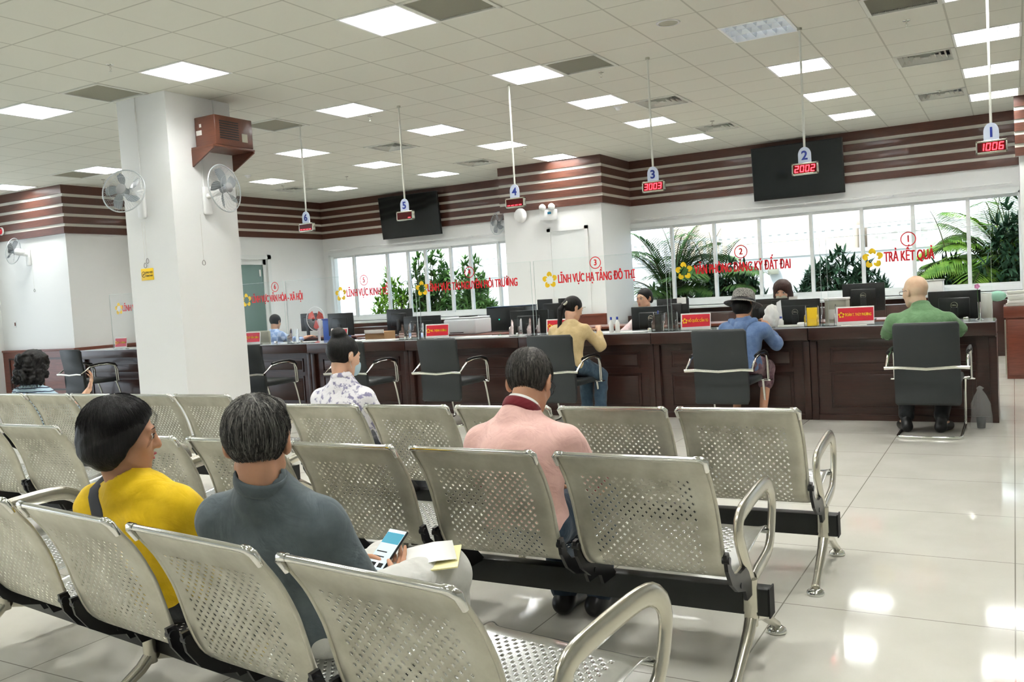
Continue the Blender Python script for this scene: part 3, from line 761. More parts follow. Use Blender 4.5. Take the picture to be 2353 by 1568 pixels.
def make_bench(xr, yb, rz, n, pitch, label, cap_at=None, armend=(True, True)):
    """xr: world x of the right edge of the last seat; seats run to the left"""
    rt = thing('waiting_bench', label, 'bench', (xr, yb, 0), R(rz), 'perforated steel waiting benches')
    L_ = n * pitch
    bm_ = MB().box(-L_ - .03, .06, -.03, .03, .175, .27, .004); obj('beam', bm_, M_beam, rt)
    obj('beam_cap', MB().box(.06, .065, -.032, .032, .172, .273), M_rubber, rt)
    first = None
    for k in range(n):
        x = -.49 - k * pitch
        if first is None: first = seat_unit(rt, x)
        else:
            for q in first: c_ = copy_tree(q, rt); c_.location = (x, 0, 0)
    xs = [.005, -L_ + (pitch - .49) - .005]
    arm(rt, xs[0]); arm(rt, xs[1])
    for x in xs: leg(rt, x)
    leg(rt, cap_at if cap_at is not None else -L_ / 2 - .01, True)
    return rt
BA = make_bench(-.82, 1.755, -7.3, 5, .585, 'steel bench in the nearest row, behind the woman in yellow and the man in grey', cap_at=-1.76)
BB = make_bench(-.81, 2.99, 0, 5, .572, 'steel bench in the middle row where the man in the pink polo sits')
BC = make_bench(-.76, 4.02, 1, 5, .545, 'steel bench in the far row where the masked woman in the floral shirt sits')
BD = make_bench(-4.13, 3.14, 0, 4, .548, 'steel bench at the left of the middle row, beyond the woman in yellow')
BE = make_bench(-4.22, 4.33, 0, 5, .53, 'steel bench at the left of the far row where the curly-haired woman sits')
# ------------------------------------------------------------------ televisions, wall and column equipment
def tv(x0, x1, z0, z1, l):
    rt = thing('television', l, 'television', ((x0 + x1) / 2, YW - .22, (z0 + z1) / 2), 0, 'wall televisions')
    w, h = (x1 - x0) / 2, (z1 - z0) / 2
    tl = Matrix.Rotation(R(6), 4, 'X')
    obj('casing', MB().box(-w, w, -.02, .03, -h, h, .006).xform(tl), M_black, rt)
    obj('screen', MB().box(-w + .012, w - .012, -.023, -.02, -h + .02, h - .012).xform(tl), M_blackscreen, rt)
    obj('wall_mount', MB().box(-.2, .2, .03, .15, -.15, .15), M_black, rt)
    return rt
t_ = tv(-3.80, -2.34, 2.62, 3.50, 'large black television on the right far wall behind pendant 2')
t_ = tv(-11.68, -10.18, 2.62, 3.50, 'large black television on the left far wall behind pendant 5')
st = obj('energy_sticker', MB().box(.62, .68, -.032, -.025, .30, .40), mat('green_sticker', srgb(70, 200, 130), .4), t_)

def fan(name, label, base, aim, tilt, standoff=.30, rad=.225, yaw0=0, group='wall fans', bl=None):
    """wall bracket at the origin looking along -Y in its own frame; head turned by aim, tilted down"""
    rt = thing(name, label, 'fan', base, yaw0, group)
    b = MB().box(-.055, .055, -.045, 0, -.17, .13, .02)
    obj('wall_bracket', b, M_white, rt)
    hd = Matrix.Translation((0, -.16, .07)) @ Matrix.Rotation(aim, 4, 'Z') @ Matrix.Rotation(tilt, 4, 'X')
    obj('neck', MB().tube([(0, -.03, .02), (0, -.10, .03), (0, -.16, .07)], .03, 10), M_white, rt)
    obj('motor', MB().lathe([(0, .07), (.05, .06), (.062, .0), (.06, -.07), (.03, -.09), (0, -.09)], 20, axis='Y').xform(hd), M_white, rt)
    f = MB()
    M_wire = mat('pale_fan_wire', srgb(196, 202, 204), .35, metal=.4)
    yb, yf = -.07, -.17
    f.tube([(rad * math.cos(t), (yb + yf) / 2, rad * math.sin(t)) for t in [2 * math.pi * k / 40 for k in range(40)]], .007, 6, closed=True)
    for k in range(60):
        t = 2 * math.pi * k / 60; c_, s_ = math.cos(t), math.sin(t)
        f.tube([(.055 * c_, yf - .01, .055 * s_), (.6 * rad * c_, yf - .012, .6 * rad * s_), (.9 * rad * c_, yf + .02, .9 * rad * s_), (rad * c_, (yb + yf) / 2, rad * s_)], .0011, 3, cap=False)
        if k % 2 == 0: f.tube([(.06 * c_, yb, .06 * s_), (.8 * rad * c_, yb, .8 * rad * s_), (rad * c_, (yb + yf) / 2, rad * s_)], .0011, 3, cap=False)
    f.tube([(.13 * math.cos(t), yf - .012, .13 * math.sin(t)) for t in [2 * math.pi * k / 24 for k in range(24)]], .0016, 4, closed=True)
    g = obj('grille', f.xform(hd), M_wire, rt)
    obj('badge', MB().lathe([(0, yf - .018), (.05, yf - .016), (.056, yf - .006), (.05, yf)], 24, axis='Y').xform(hd), mat('fan_badge_grey', srgb(150, 152, 152), .4), g)
    p = MB()
    for k in range(5):
        a0 = 2 * math.pi * k / 5 + .3; vs = []
        n = 7
        for i in range(n):
            r_ = .04 + (rad * .86 - .04) * i / (n - 1); wd = .30 + .42 * math.sin(math.pi * (i / (n - 1)) ** .8)
            for j in range(5):
                q = (j / 4 - .5); a = a0 + q * wd * (1.2 if r_ < .08 else 1) + .35 * i / (n - 1)
                vs.append((r_ * math.cos(a), (yb + yf) / 2 + q * .045 * (1 - .3 * i / n), r_ * math.sin(a)))
        p.add(vs, [(i * 5 + j, i * 5 + j + 1, (i + 1) * 5 + j + 1, (i + 1) * 5 + j) for i in range(n - 1) for j in range(4)], True)
    p.lathe([(0, yf + .012), (.04, yf + .015), (.045, yb)], 20, axis='Y')
    obj('blades', p.xform(hd), bl or mat('smoky_fan_blade', srgb(128, 134, 138), .25), rt)
    return rt
f1 = fan('wall_fan', 'white wall fan on the left front face of the column, turned left', (-7.93, 6.31, 2.50), R(25), R(-14), yaw0=0)
f2 = fan('wall_fan', 'white wall fan on the right face of the column, turned to the counter', (-7.48, 6.74, 2.52), R(8), R(-6), rad=.25, yaw0=R(90))
f3 = fan('wall_fan', 'white wall fan cut by the left edge of the photo', (-14.95, 9.45, 2.47), R(-60), R(-12))
f4 = fan('wall_fan', 'small-looking white wall fan on the far wall left of the pilaster', (-8.75, YW, 2.62), R(-20), R(-8))
# cable ducts
for (a, b, l) in (((-7.955, 6.30, 2.58), (-7.935, 6.31, ZC), 'thin white cable duct above the left column fan'), ((-7.48, 6.72, 2.62), (-7.47, 6.74, 3.0), 'thin white cable duct above the right column fan'), ((-7.48, 6.93, 3.37), (-7.47, 6.95, ZC), 'thin white cable duct above the wooden loudspeaker')):
    o = obj('cable_duct', MB().box(a[0], b[0] , a[1], b[1], a[2], b[2]), M_white); tag(o, l, 'cable duct', 'cable ducts on the column')
# wooden loudspeaker on a bracket shelf, right face of the column
rt = thing('wooden_loudspeaker', 'wood-cased loudspeaker on the shelf high on the column', 'loudspeaker', (-7.30, 6.90, 3.045))
obj('cabinet', MB().box(-.15, .15, -.26, .26, 0, .31, .008), M_woodspk, rt)
g = MB()
for k in range(8): g.box(.15, .153, -.20, .06, .07 + k * .025, .07 + k * .025 + .012)
obj('sound_slots', g, M_black, rt)
obj('label_plate', MB().box(.15, .154, .10, .18, .06, .15), M_cast, rt)
sx = MB().box(-.13, -.05, -.2625, -.26, .12, .17).box(-.08, -.05, -.2625, -.26, .20, .235); obj('sticker', sx, M_paper, rt)
rt = thing('speaker_shelf', 'brown wooden bracket shelf carrying the loudspeaker on the column', 'shelf', (-7.48, 6.90, 3.045))
obj('board', MB().box(.0, .33, -.30, .28, -.022, 0, .003), M_woodspk, rt)
for y in (-.30, .26): obj('bracket', MB().prism([(.0, -.022), (.32, -.022), (.32, -.04), (.0, -.20)], y, y + .02, 'Y'), M_woodspk, rt)
# yellow smoking sign and the cord rings
rt = thing('warning_sign', 'small yellow sign on the front face of the column', 'sign', (-7.955, 6.31, 1.75))
obj('plate', MB().box(-.095, .095, -.006, 0, -.062, .062, .002), M_yellow, rt)
M_olive = mat('dark_olive_print', srgb(96, 74, 16), .5)
g = MB().add([(-.055 + r_ * math.cos(th), -.0068, r_ * math.sin(th)) for r_ in (.032, .026) for th in [2 * math.pi * k / 24 for k in range(24)]], [(k, (k + 1) % 24, 24 + (k + 1) % 24, 24 + k) for k in range(24)])
g.quad((-.079, -.0068, -.019), (-.074, -.0068, -.024), (-.031, -.0068, .019), (-.036, -.0068, .024)).box(-.07, -.04, -.0068, -.006, -.004, .003)
obj('pictogram', g, M_olive, rt)
text('lettering', 'KHU VỰC', .026, M_olive, rt, (.035, -.007, .018), offset=.0006); text('lettering', 'CẤM HÚT THUỐC', .02, M_olive, rt, (.035, -.007, -.018), bold=.0005, width=.105)
M_cord = mat('white_cord', srgb(214, 212, 204), .6); M_ring = mat('grey_wire_ring', srgb(120, 120, 116), .4, metal=.5)
def cord(label, p, ztop, nx, ring2=None):
    rt = thing('fan_pull_cord', label, 'pull cord', p, 0, 'fan pull cords')
    n = Vector(nx); y = n * .012
    obj('cord', MB().cyl(y + Vector((0, 0, .03)), y + Vector((0, 0, ztop - p[2])), .0015, n=6), M_cord, rt)
    sd = Vector((0, 0, 1)).cross(n)
    obj('ring', MB().tube([y + sd * (.020 * math.sin(t) * (1 - .3 * math.cos(t))) + Vector((0, 0, .026 * math.cos(t))) for t in [2 * math.pi * k / 16 for k in range(16)]], .003, 6, closed=True), M_ring, rt)
cord('thin pull cord with a wire ring under the left column fan', (-7.925, 6.31, 1.89), 2.3, (0, -1, 0))
cord('lower of the two wire rings on cords under the left column fan', (-7.965, 6.31, 1.845), 2.3, (0, -1, 0))
cord('pull cord with one wire ring under the right column fan', (-7.48, 6.64, 1.84), 2.35, (1, 0, 0))
cord('faint pull cord hanging under the fan at the left edge', (-14.87, 9.45, 1.87), 2.34, (0, -1, 0))
# alarm, socket, emergency light, wall speaker
rt = thing('alarm_lamp', 'red round alarm lamp on the striped band at the left edge', 'alarm lamp', (-15.62, 9.40, 2.96))
obj('base', MB().lathe([(0, -.02), (.07, -.02), (.075, 0)], 20, axis='Y'), M_white, rt)
obj('dome', MB().lathe([(0, -.085), (.03, -.08), (.05, -.055), (.058, -.02)], 20, axis='Y'), M_red, rt)
rt = thing('wall_socket', 'small socket on the bright left front wall', 'socket', (-15.55, 9.45, 1.30)); obj('plate', MB().box(-.04, .04, -.008, 0, -.06, .06, .003), M_white, rt); obj('switch_rocker', MB().box(.005, .035, -.012, -.006, -.03, .03), M_woodlt, rt)
rt = thing('emergency_light', 'white emergency light with two lamps above the white door', 'emergency light', (-7.10, 14.10, 2.665))
obj('housing', MB().box(-.16, .16, -.08, 0, -.10, .08, .012), M_white, rt)
for s in (-1, 1): obj('lamp_head', MB().lathe([(0, -.075), (.055, -.07), (.062, -.05), (.05, 0), (.02, .02)], 20, (s * .09, -.05, .125), axis='Y'), M_white, rt)
obj('display', MB().box(.0, .07, -.083, -.08, .0, .04), mat('teal_screen', srgb(20, 110, 150), .3), rt)
rt = thing('wall_speaker', 'rounded white wall loudspeaker left of the emergency light', 'wall speaker', (-7.68, 14.10, 2.70))
obj('shell', MB().lathe([(0, -.09), (.06, -.088), (.10, -.07), (.118, -.03), (.12, 0)], 28, axis='Y').xform(Matrix.Diagonal((1, 1, 1.1, 1))), M_white, rt)

# ------------------------------------------------------------------ staff area behind the counter
def desk(x0, x1, y0, y1, l, z=.72, m=None):
    rt = thing('staff_desk', l, 'desk', ((x0 + x1) / 2, (y0 + y1) / 2, 0), 0, 'staff desks behind the counter')
    w, d = (x1 - x0) / 2, (y1 - y0) / 2
    obj('desktop', MB().box(-w, w, -d, d, z - .03, z, .004), m or M_woodlt, rt)
    for s in (-1, 1): obj('side_panel', MB().box(s * (w - .03) - .015, s * (w - .03) + .015, -d + .03, d - .03, 0, z - .03), m or M_wood, rt)
    obj('back_panel', MB().box(-w + .045, w - .045, -d + .08, -d + .095, .1, z - .03), m or M_wood, rt)
    return rt
xs_ = [-12.1, -10.6, -9.1, -7.6, -6.1, -4.6, -3.1, -1.6, -.16]
wh = ['rightmost', 'second from the right', 'third from the right', 'fourth from the right', 'fifth from the right', 'sixth from the right', 'seventh from the right', 'leftmost']
for k in range(8):
    a, b = xs_[7 - k] + .01, xs_[8 - k] - .01
    desk(a, b, 8.9, 9.5, 'low wooden staff desk against the back of the counter, ' + wh[k])
desk(-6.3, -4.3, 10.9, 11.6, 'back row wooden desk under the monitors left of the pilaster', .80)
desk(-4.2, -3.0, 10.7, 11.3, 'back row wooden desk behind the clerk with tied hair', .80)
desk(-10.9, -9.0, 10.9, 11.5, 'back row wooden desk where the man in blue works', .80)
desk(-8.5, -7.4, 10.3, 10.9, 'back row wooden desk in the bright window glare', .80)
desk(-2.2, -1.0, 10.2, 10.8, 'back row wooden desk behind the second monitor from the right', .80)

def monitor(x0, x1, z0, z1, y, l, base=None, logo_=True, note=None, rz=0):
    zb = base if base is not None else .72
    rt = thing('monitor', l, 'monitor', ((x0 + x1) / 2, y, zb), rz, 'black computer monitors')
    w = (x1 - x0) / 2; a, b = z0 - zb, z1 - zb
    obj('screen_shell', MB().box(-w, w, -.012, .012, a, b, .005), M_monback, rt)
    obj('back_housing', MB().box(-w * .6, w * .6, -.035, -.010, a + .05, b - .06, .012), M_monback, rt)
    obj('display_panel', MB().box(-w + .012, w - .012, .012, .0135, a + .015, b - .012), M_blackscreen, rt)
    s_ = MB().box(-.03, .03, -.05, -.03, .01, (a + b) / 2, .004); obj('stand', s_, M_black, rt)
    obj('base', MB().box(-.11, .11, -.12, .10, 0, .012, .004), M_black, rt)
    if logo_:
        zc = (a + b) / 2 + .02
        lg = obj('round_logo', MB().add([(r_ * math.cos(t), -.0365, zc + r_ * math.sin(t)) for r_ in (.030, .026) for t in [2 * math.pi * k / 28 for k in range(28)]], [(k, (k + 1) % 28, 28 + (k + 1) % 28, 28 + k) for k in range(28)]), M_cast, rt)
        text('logo_lettering', 'DELL', .021, M_cast, lg, (0, -.0365, zc), offset=.0006, width=.042)
    if note: obj('sticky_note', MB().box(note[0], note[0] + note[2], -.0135, -.0125, b - .07, b + .01), note[1], rt)
    return rt
monitor(-3.63, -3.17, .80, 1.09, 9.05, 'black monitor in front of the clerk with tied hair')
monitor(-3.98, -3.56, .84, 1.13, 10.8, 'black monitor with a white note behind the clerk with tied hair', .80, False, (.06, M_paper, .12))
monitor(-2.14, -1.67, .80, 1.09, 9.1, 'black monitor with ringed logo in front of the brown-haired clerk')
monitor(-2.44, -2.06, .84, 1.10, 9.5, 'dark monitor just left of the brown-haired clerk', None, False, (.2, M_paper, .09))
monitor(-1.64, -1.21, .90, 1.20, 10.25, 'raised black monitor with ringed logo left of the bald man', .80)
monitor(-.70, -.27, .80, 1.10, 9.05, 'black monitor with ringed logo right of the bald man')
monitor(-8.06, -7.60, .88, 1.19, 10.5, 'dark monitor in the haze below the left windows, farther', .80, False)
monitor(-6.87, -6.30, .80, 1.10, 9.3, 'wide dark monitor left of the white printer', None, False)
monitor(-5.78, -5.30, .90, 1.21, 10.95, 'black monitor with white and yellow notes left of the pilaster', .80, False, (.0, M_paper, .09))
monitor(-5.20, -4.70, .80, 1.11, 9.15, 'black monitor left of the ponytail woman', None, False)
monitor(-8.27, -7.83, .88, 1.19, 9.45, 'dark monitor right of the masked woman bun', None, False)
monitor(-10.30, -9.95, .90, 1.19, 11.1, 'small grey monitor right of the man in light blue', .80, False)
M_laptop = mat('dark_blue_plastic', srgb(22, 50, 78), .3)
rt = thing('desktop_computer', 'dark blue computer case behind the white printer', 'computer', (-6.2, 10.95, .80)); obj('case', MB().box(-.3, .3, -.2, .2, 0, .33, .01), M_black, rt); obj('top_cover', MB().box(-.3, .3, -.2, .2, .33, .345, .003), M_laptop, rt); obj('green_lamp', MB().box(-.1, -.09, -.204, -.2, .16, .17), mat('green_led', (0, .8, .3), .4, emit=(0, 1, .4), es=1.5), rt)
# white laser printer
rt = thing('printer', 'white laser printer on the counter desk left of the dark monitors', 'printer', (-6.03, 9.5, .845))
M_prn = mat('printer_white', srgb(226, 230, 234), .35)
obj('body', MB().box(-.235, .235, -.2, .2, 0, .19, .02), M_prn, rt); obj('lid', MB().box(-.225, .225, -.19, .19, .19, .212, .008), M_prn, rt)
obj('output_tray', MB().box(-.05, .10, -.12, .1, .21, .225, .003), M_gap, rt); obj('paper_slot', MB().box(-.14, .06, -.203, -.2, .02, .03), M_gap, rt)
rt = thing('wooden_tray_shelf', 'long red-brown raised shelf carrying the white printer', 'shelf', (-5.75, 9.5, .72)); obj('board', MB().box(-.55, .55, -.25, .22, .095, .123, .003), M_woodlt, rt); obj('leg_panel', MB().box(-.55, -.52, -.24, .2, 0, .095), M_woodlt, rt); obj('leg_panel', MB().box(.52, .55, -.24, .2, 0, .095), M_woodlt, rt)
# small things on the counter and desks
def box_thing(name, l, cat, p, dims, m, parts=(), bev=.004, rz=0, group=None):
    rt = thing(name, l, cat, p, rz, group)
    w, d, h = dims; obj('body', MB().box(-w / 2, w / 2, -d / 2, d / 2, 0, h, bev), m, rt)
    for (n_, q, mm) in parts: obj(n_, MB().box(*q, min(bev, .002)), mm, rt)
    return rt
box_thing('pen_cup', 'tall black cup on the counter left of the hat woman name plate', 'cup', (-3.165, 8.62, .8545), (.08, .08, .165), M_black, [('rim', (-.045, .045, -.045, .045, .155, .165), M_gap), ('pen', (-.01, 0, -.01, 0, .1, .2), M_blue)])
box_thing('folder_box', 'grey plastic file box left of the raised monitor', 'file box', (-1.55, 9.35, .72), (.2, .25, .34), M_grille, [('lid', (-.105, .105, -.13, .13, .34, .36), M_paper), ('front_label', (-.06, .06, -.128, -.125, .15, .25), M_paper)])
def bottle(p, l, h=.16, r_=.024, m=M_paper, cap=M_blue):
    rt = thing('bottle', l, 'bottle', p, 0, 'small white bottles on the counter')
    obj('body', MB().lathe([(0, 0), (r_, 0), (r_, h * .6), (r_ * .5, h * .75), (r_ * .35, h * .8), (r_ * .35, h * .85)], 16), m, rt)
    obj('cap', MB().lathe([(r_ * .45, h * .82), (r_ * .45, h), (0, h)], 12), cap, rt)
bottle((-3.62, 8.45, .8545), 'white glue bottle left of the clerk 3 monitor, left of the pair'); bottle((-3.56, 8.47, .8545), 'white glue bottle left of the clerk 3 monitor, right of the pair')
bottle((-1.90, 8.42, .8545), 'small white bottle with blue base beside the tissue bag', .10)
bottle((-5.1, 8.95, .72), 'slim bottle beside the printer shelf')
# crumpled white bag and tissue box
def blob(name, l, cat, p, r_, sc, m, seed=1, amp=.18, freq=7):
    bm = bmesh.new(); bmesh.ops.create_icosphere(bm, subdivisions=4, radius=1)
    from mathutils import noise
    for v in bm.verts:
        n_ = noise.noise(v.co * freq * .3 + Vector((seed, 0, 0))) * amp * 2 + noise.noise(v.co * freq + Vector((0, seed, 0))) * amp * .5
        v.co = Vector((v.co.x * sc[0], v.co.y * sc[1], v.co.z * sc[2])) * r_ * (1 + n_)
    z0 = min(v.co.z for v in bm.verts)
    for v in bm.verts: v.co.z = max(v.co.z, z0 * .82); 
    z0 = min(v.co.z for v in bm.verts)
    for v in bm.verts: v.co.z -= z0
    o = MB().bm(bm, True).build(name, m); o.location = p
    return tag(o, l, cat)
blob('plastic_bag', 'crumpled white plastic bag on the counter right of the hat woman', 'bag', (-1.99, 8.42, .8545), .1, (.7, .5, 1.05), M_paper, 3)
M_file = mat('white_card', srgb(236, 238, 238), .6)
o = obj('paper_folder', MB().prism([(0, 0), (.07, 0), (.055, .25), (.02, .23)], -.01, .01, 'Y').xform(Matrix.Translation((-1.97, 8.5, .8545))), M_file); tag(o, 'upright white folded card beside the crumpled bag', 'card')
o = obj('calculator', MB().box(-1.92, -1.72, 8.36, 8.42, .8545, .875, .004), M_slat); tag(o, 'flat pale ruler-like box lying on the counter left of the yellow leaflets', 'box')
o = obj('tissue_pack', MB().box(-1.745, -1.67, 8.36, 8.43, .8545, .895, .01), M_paper); tag(o, 'small white tissue pack lying on the counter', 'tissue pack')
def sheet(p, w, d, l, rz=0, n=1, m=M_paper):
    o = MB().box(-w / 2, w / 2, -d / 2, d / 2, 0, .0012 * n).build('paper_sheet', m); o.location = p; o.rotation_euler = (0, 0, rz); tag(o, l, 'paper', 'papers on the counter and desks')
sheet((-1.25, 8.345, .8545), .21, .1, 'white paper lying in front of the rightmost name plate', .1, 2)
sheet((-5.3, 8.5, .8545), .42, .28, 'white papers along the counter above the empty chair, left sheet', 0, 3); sheet((-4.85, 8.45, .8545), .4, .2, 'white papers along the counter above the empty chair, right sheet', .03, 3)
sheet((-6.75, 8.5, .8545), .7, .25, 'bright white paper on the counter right of the masked woman', 0, 2)
sheet((-8.0, 8.62, .8545), .3, .2, 'white form near the blue-shirted man', .05, 3)
sheet((-3.5, 8.5, .8545), .5, .18, 'white paper on the counter under the glue bottles', 0, 2)
# flower stand: pen stand with a pink flower at the right end
rt = thing('flower_vase', 'slim glass vase with a pink flower at the right end of the counter', 'vase', (-.27, 8.62, .8545))
obj('vase', MB().lathe([(.035, 0), (.036, .004), (.01, .012), (.011, .06), (.012, .14), (.016, .15)], 16), M_acr, rt)
obj('stem', MB().cyl((0, 0, .02), (-.012, 0, .27), .0025, n=6), mat('stem_green', srgb(70, 110, 50), .6), rt)
g = MB()
for k in range(5): t = 2 * math.pi * k / 5; g.sphere((-.012 + .012 * math.cos(t), -.004, .285 + .012 * math.sin(t)), .011, 6, (1, .5, 1))
obj('blossom', g, mat('pink_petals', srgb(236, 150, 200), .6), rt)
rt = thing('pen_stand', 'white pen holder with green cloth beside the right monitor', 'pen holder', (-.24, 9.2, .72)); obj('cup', MB().lathe([(.0, 0), (.05, 0), (.062, .34), (.058, .34)], 20), M_slat, rt); obj('green_cloth', MB().sphere((.1, 0, .31), .06, 8, (1.2, .6, .8)), mat('mint_cloth', srgb(170, 222, 200), .8), rt)
# cabinet at the right end with stacked papers
rt = thing('side_cabinet', 'brown wooden cabinet cut by the right edge of the photo', 'cabinet', (.55, 11.9, 0))
obj('body', MB().box(-.65, .65, -.3, .3, .0, .70), M_woodlt, rt); obj('top', MB().box(-.67, .67, -.32, .32, .70, .83, .004), M_woodlt, rt); obj('door', MB().box(-.63, .0, -.312, -.3, .04, .68, .003), M_woodlt, rt); obj('hinge_strip', MB().box(-.665, -.65, -.31, -.29, .05, .68), M_cast, rt)
for k in range(5):
    o = MB().box(-.16, .18, -.12, .12, 0, .034, .004).build('paper_stack', M_paper if k % 2 else M_slat); o.location = (.07 + .01 * (k % 3), 11.75, .83 + .035 * k); o.rotation_euler = (0, 0, .06 * (k % 3 - 1))
    tag(o, 'bundle of white papers on the side cabinet, %s' % ['lowest of the pile', 'second from the bottom', 'middle of the pile', 'second from the top', 'topmost of the pile'][k], 'paper bundle', 'paper bundles on the side cabinet')
# sill clutter
box_thing('white_crate', 'white plastic bin on the window sill behind the bald man', 'bin', (-1.12, 15.22, .905), (.34, .2, .23), M_paper, [('rim', (-.18, .18, -.11, .11, .215, .235), M_slat)], .02)
sill = obj('window_sill', MB().box(-6.0, .1, 15.1, 15.41, .865, .905, .005), M_frame); sill['kind'] = 'structure'
sill = obj('window_sill', MB().box(-13.4, -8.2, 15.1, 15.41, .865, .905, .005), M_frame); sill['kind'] = 'structure'
# low cupboards along the window wall
for k, (a, b) in enumerate(((-5.9, -4.7), (-4.7, -3.5), (-3.5, -2.3), (-2.3, -1.1), (-1.1, .0), (-10.9, -9.7), (-9.7, -8.5), (-12.1, -10.9))):
    rt = thing('low_cupboard', 'brown low cupboard under the %s windows, %s' % ('right' if a > -7 else 'left', ['leftmost of five', 'second from the left of five', 'middle of five', 'second from the right of five', 'rightmost of five', 'middle of three', 'rightmost of three', 'leftmost of three'][k]), 'cupboard', ((a + b) / 2, 14.75, 0), 0, 'low cupboards under the windows')
    w = (b - a) / 2 - .01
    obj('body', MB().box(-w, w, -.25, .25, 0, .8, .004), M_wood, rt)
    for s in (-1, 1):
        d_ = obj('door', MB().box(min(0, s * w) + .01, max(0, s * w) - .01, -.265, -.25, .05, .78, .003), M_wood, rt)
        obj('handle', MB().box(s * .05 - .005, s * .05 + .005, -.285, -.265, .45, .55), M_chrome, d_)
# standing fan with red blades and a blue crate
rt = thing('desk_fan', 'round table fan with red blades behind the man in blue', 'fan', (-9.62, 10.7, .72))
g = MB()
for k in range(40):
    t = 2 * math.pi * k / 40; g.tube([(.03 * math.cos(t), -.06, .38 + .03 * math.sin(t)), (.15 * math.cos(t), -.06, .38 + .15 * math.sin(t)), (.19 * math.cos(t), 0, .38 + .19 * math.sin(t)), (.15 * math.cos(t), .05, .38 + .15 * math.sin(t))], .0012, 3, cap=False)
g.tube([(.19 * math.cos(t), 0, .38 + .19 * math.sin(t)) for t in [2 * math.pi * k / 32 for k in range(32)]], .006, 6, closed=True); obj('grille', g, M_white, rt)
g = MB()
for k in range(3):
    t = 2 * math.pi * k / 3 + .5; vs = [(.02 * math.cos(t - .5), 0, .38 + .02 * math.sin(t - .5)), (.15 * math.cos(t - .5), .015, .38 + .15 * math.sin(t - .5)), (.165 * math.cos(t), 0, .38 + .165 * math.sin(t)), (.15 * math.cos(t + .5), -.015, .38 + .15 * math.sin(t + .5)), (.02 * math.cos(t + .5), 0, .38 + .02 * math.sin(t + .5))]
    g.add(vs, [(0, 1, 2, 3, 4)])
obj('blades', g, mat('red_orange_plastic', srgb(226, 70, 50), .4), rt)
obj('stand', MB().cyl((0, .05, .01), (0, .05, .36), .02).lathe([(0, .012), (.12, .01), (.13, 0)], 20, (0, .05, 0)), M_white, rt)
desk(-9.0 - .95, -9.0 - .05, 10.45, 11.0 - .12, 'narrow desk under the red-bladed table fan', .72)
box_thing('blue_crate', 'blue plastic crate behind the counter left of the window corner', 'crate', (-9.16, 10.65, .72), (.3, .3, .38), mat('crate_blue', srgb(44, 92, 190), .4), [('rim', (-.16, .16, -.16, .16, .36, .38), M_blue)])
box_thing('cardboard_box', 'brown open box behind the counter below the bright window', 'box', (-7.35, 9.4, .72), (.32, .24, .2), mat('cardboard', srgb(160, 126, 88), .8), [('flap', (-.16, .16, -.13, -.12, .18, .23), M_paper)])
# grey folding seat back behind partition 6
rt = thing('clerk_chair', 'light grey chair back behind the man in light blue', 'chair', (-10.02, 9.85, 0))
obj('backrest', MB().box(-.24, .24, -.02, .02, .62, .98, .02), M_grille, rt); obj('seat', MB().box(-.23, .23, .02, .46, .42, .47, .02), M_black, rt); obj('column', MB().cyl((0, .24, .08), (0, .24, .42), .03), M_black, rt)
g = MB()
for k in range(5): t = 2 * math.pi * k / 5; g.tube([(0, .24, .09), (.28 * math.cos(t), .24 + .28 * math.sin(t), .05)], .02, 6)
obj('star_base', g, M_black, rt); obj('back_support', MB().box(-.03, .03, -.03, -.015, .4, .7).box(-.03, .03, -.03, .1, .40, .42), M_black, rt)
# plastic bag with a dark cup, on the floor beside the counter end
M_film = mat('clear_plastic_film', (0.85, 0.88, 0.88), 0.25, alpha=.16)
rt = thing('clear_plastic_bag', 'clear plastic bag with a dark cup on the floor by the counter end', 'bag', (-.265, 8.06, 0))
prof = [(0, .003), (.07, .004), (.082, .02), (.076, .10), (.066, .20), (.045, .27), (.022, .315), (.03, .33), (.012, .345), (0, .35)]
g = MB().lathe(prof, 28)
from mathutils import noise
g.v = [tuple(Vector(v) + Vector((noise.noise(Vector(v) * 22) * .016, noise.noise(Vector(v) * 22 + Vector((9, 0, 0))) * .016, 0)) * (1 if v[2] > .01 else 0)) for v in g.v]
obj('film', g, M_film, rt)
cu = obj('cup', MB().lathe([(0, .006), (.03, .006), (.036, .09), (0, .09)], 20), M_gap, rt)
# ------------------------------------------------------------------ garden outside the windows
M_gwall = mat('white_garden_wall', srgb(236, 238, 240), .8); M_rail = mat('white_railing', srgb(230, 230, 230), .6)
M_bld = mat('cream_building', srgb(232, 214, 194), .9); bump(M_bld, 3, .3, .02)
M_bld2 = mat('grey_stained_wall', srgb(190, 188, 184), .9); noise_col(M_bld2, srgb(160, 158, 152), srgb(222, 220, 216), 2.5, 8, (1, 1, 2.5))
def leafmat(n, a, b_):
    m = mat(n, a, .55, spec=.25); noise_col(m, a, b_, 4, 3); 
    I = m.node_tree.nodes['Principled BSDF'].inputs; I['Transmission Weight'].default_value = 0.0; I['Subsurface Weight'].default_value = .0
    return m
M_leaf = leafmat('leaf_green', srgb(54, 92, 44), srgb(112, 150, 76)); M_leafd = leafmat('leaf_dark_green', srgb(38, 70, 48), srgb(80, 116, 84)); M_leafy = leafmat('leaf_bright_green', srgb(84, 134, 36), srgb(150, 186, 70))
M_stem = mat('palm_stem', srgb(96, 92, 60), .8)
o = obj('outside_ground', MB().box(-40, 30, YW + .2, 60, -.6, -.3), mat('pale_paving', srgb(190, 190, 184), .9)); o['kind'] = 'structure'
o = obj('garden_wall', MB().box(-14, 4, 20, 20.25, -.3, 1.76).box(-14, 4, 19.97, 20.28, 1.76, 1.84), M_gwall); o['kind'] = 'structure'; o['label'] = 'white garden wall with a coping beyond the windows'
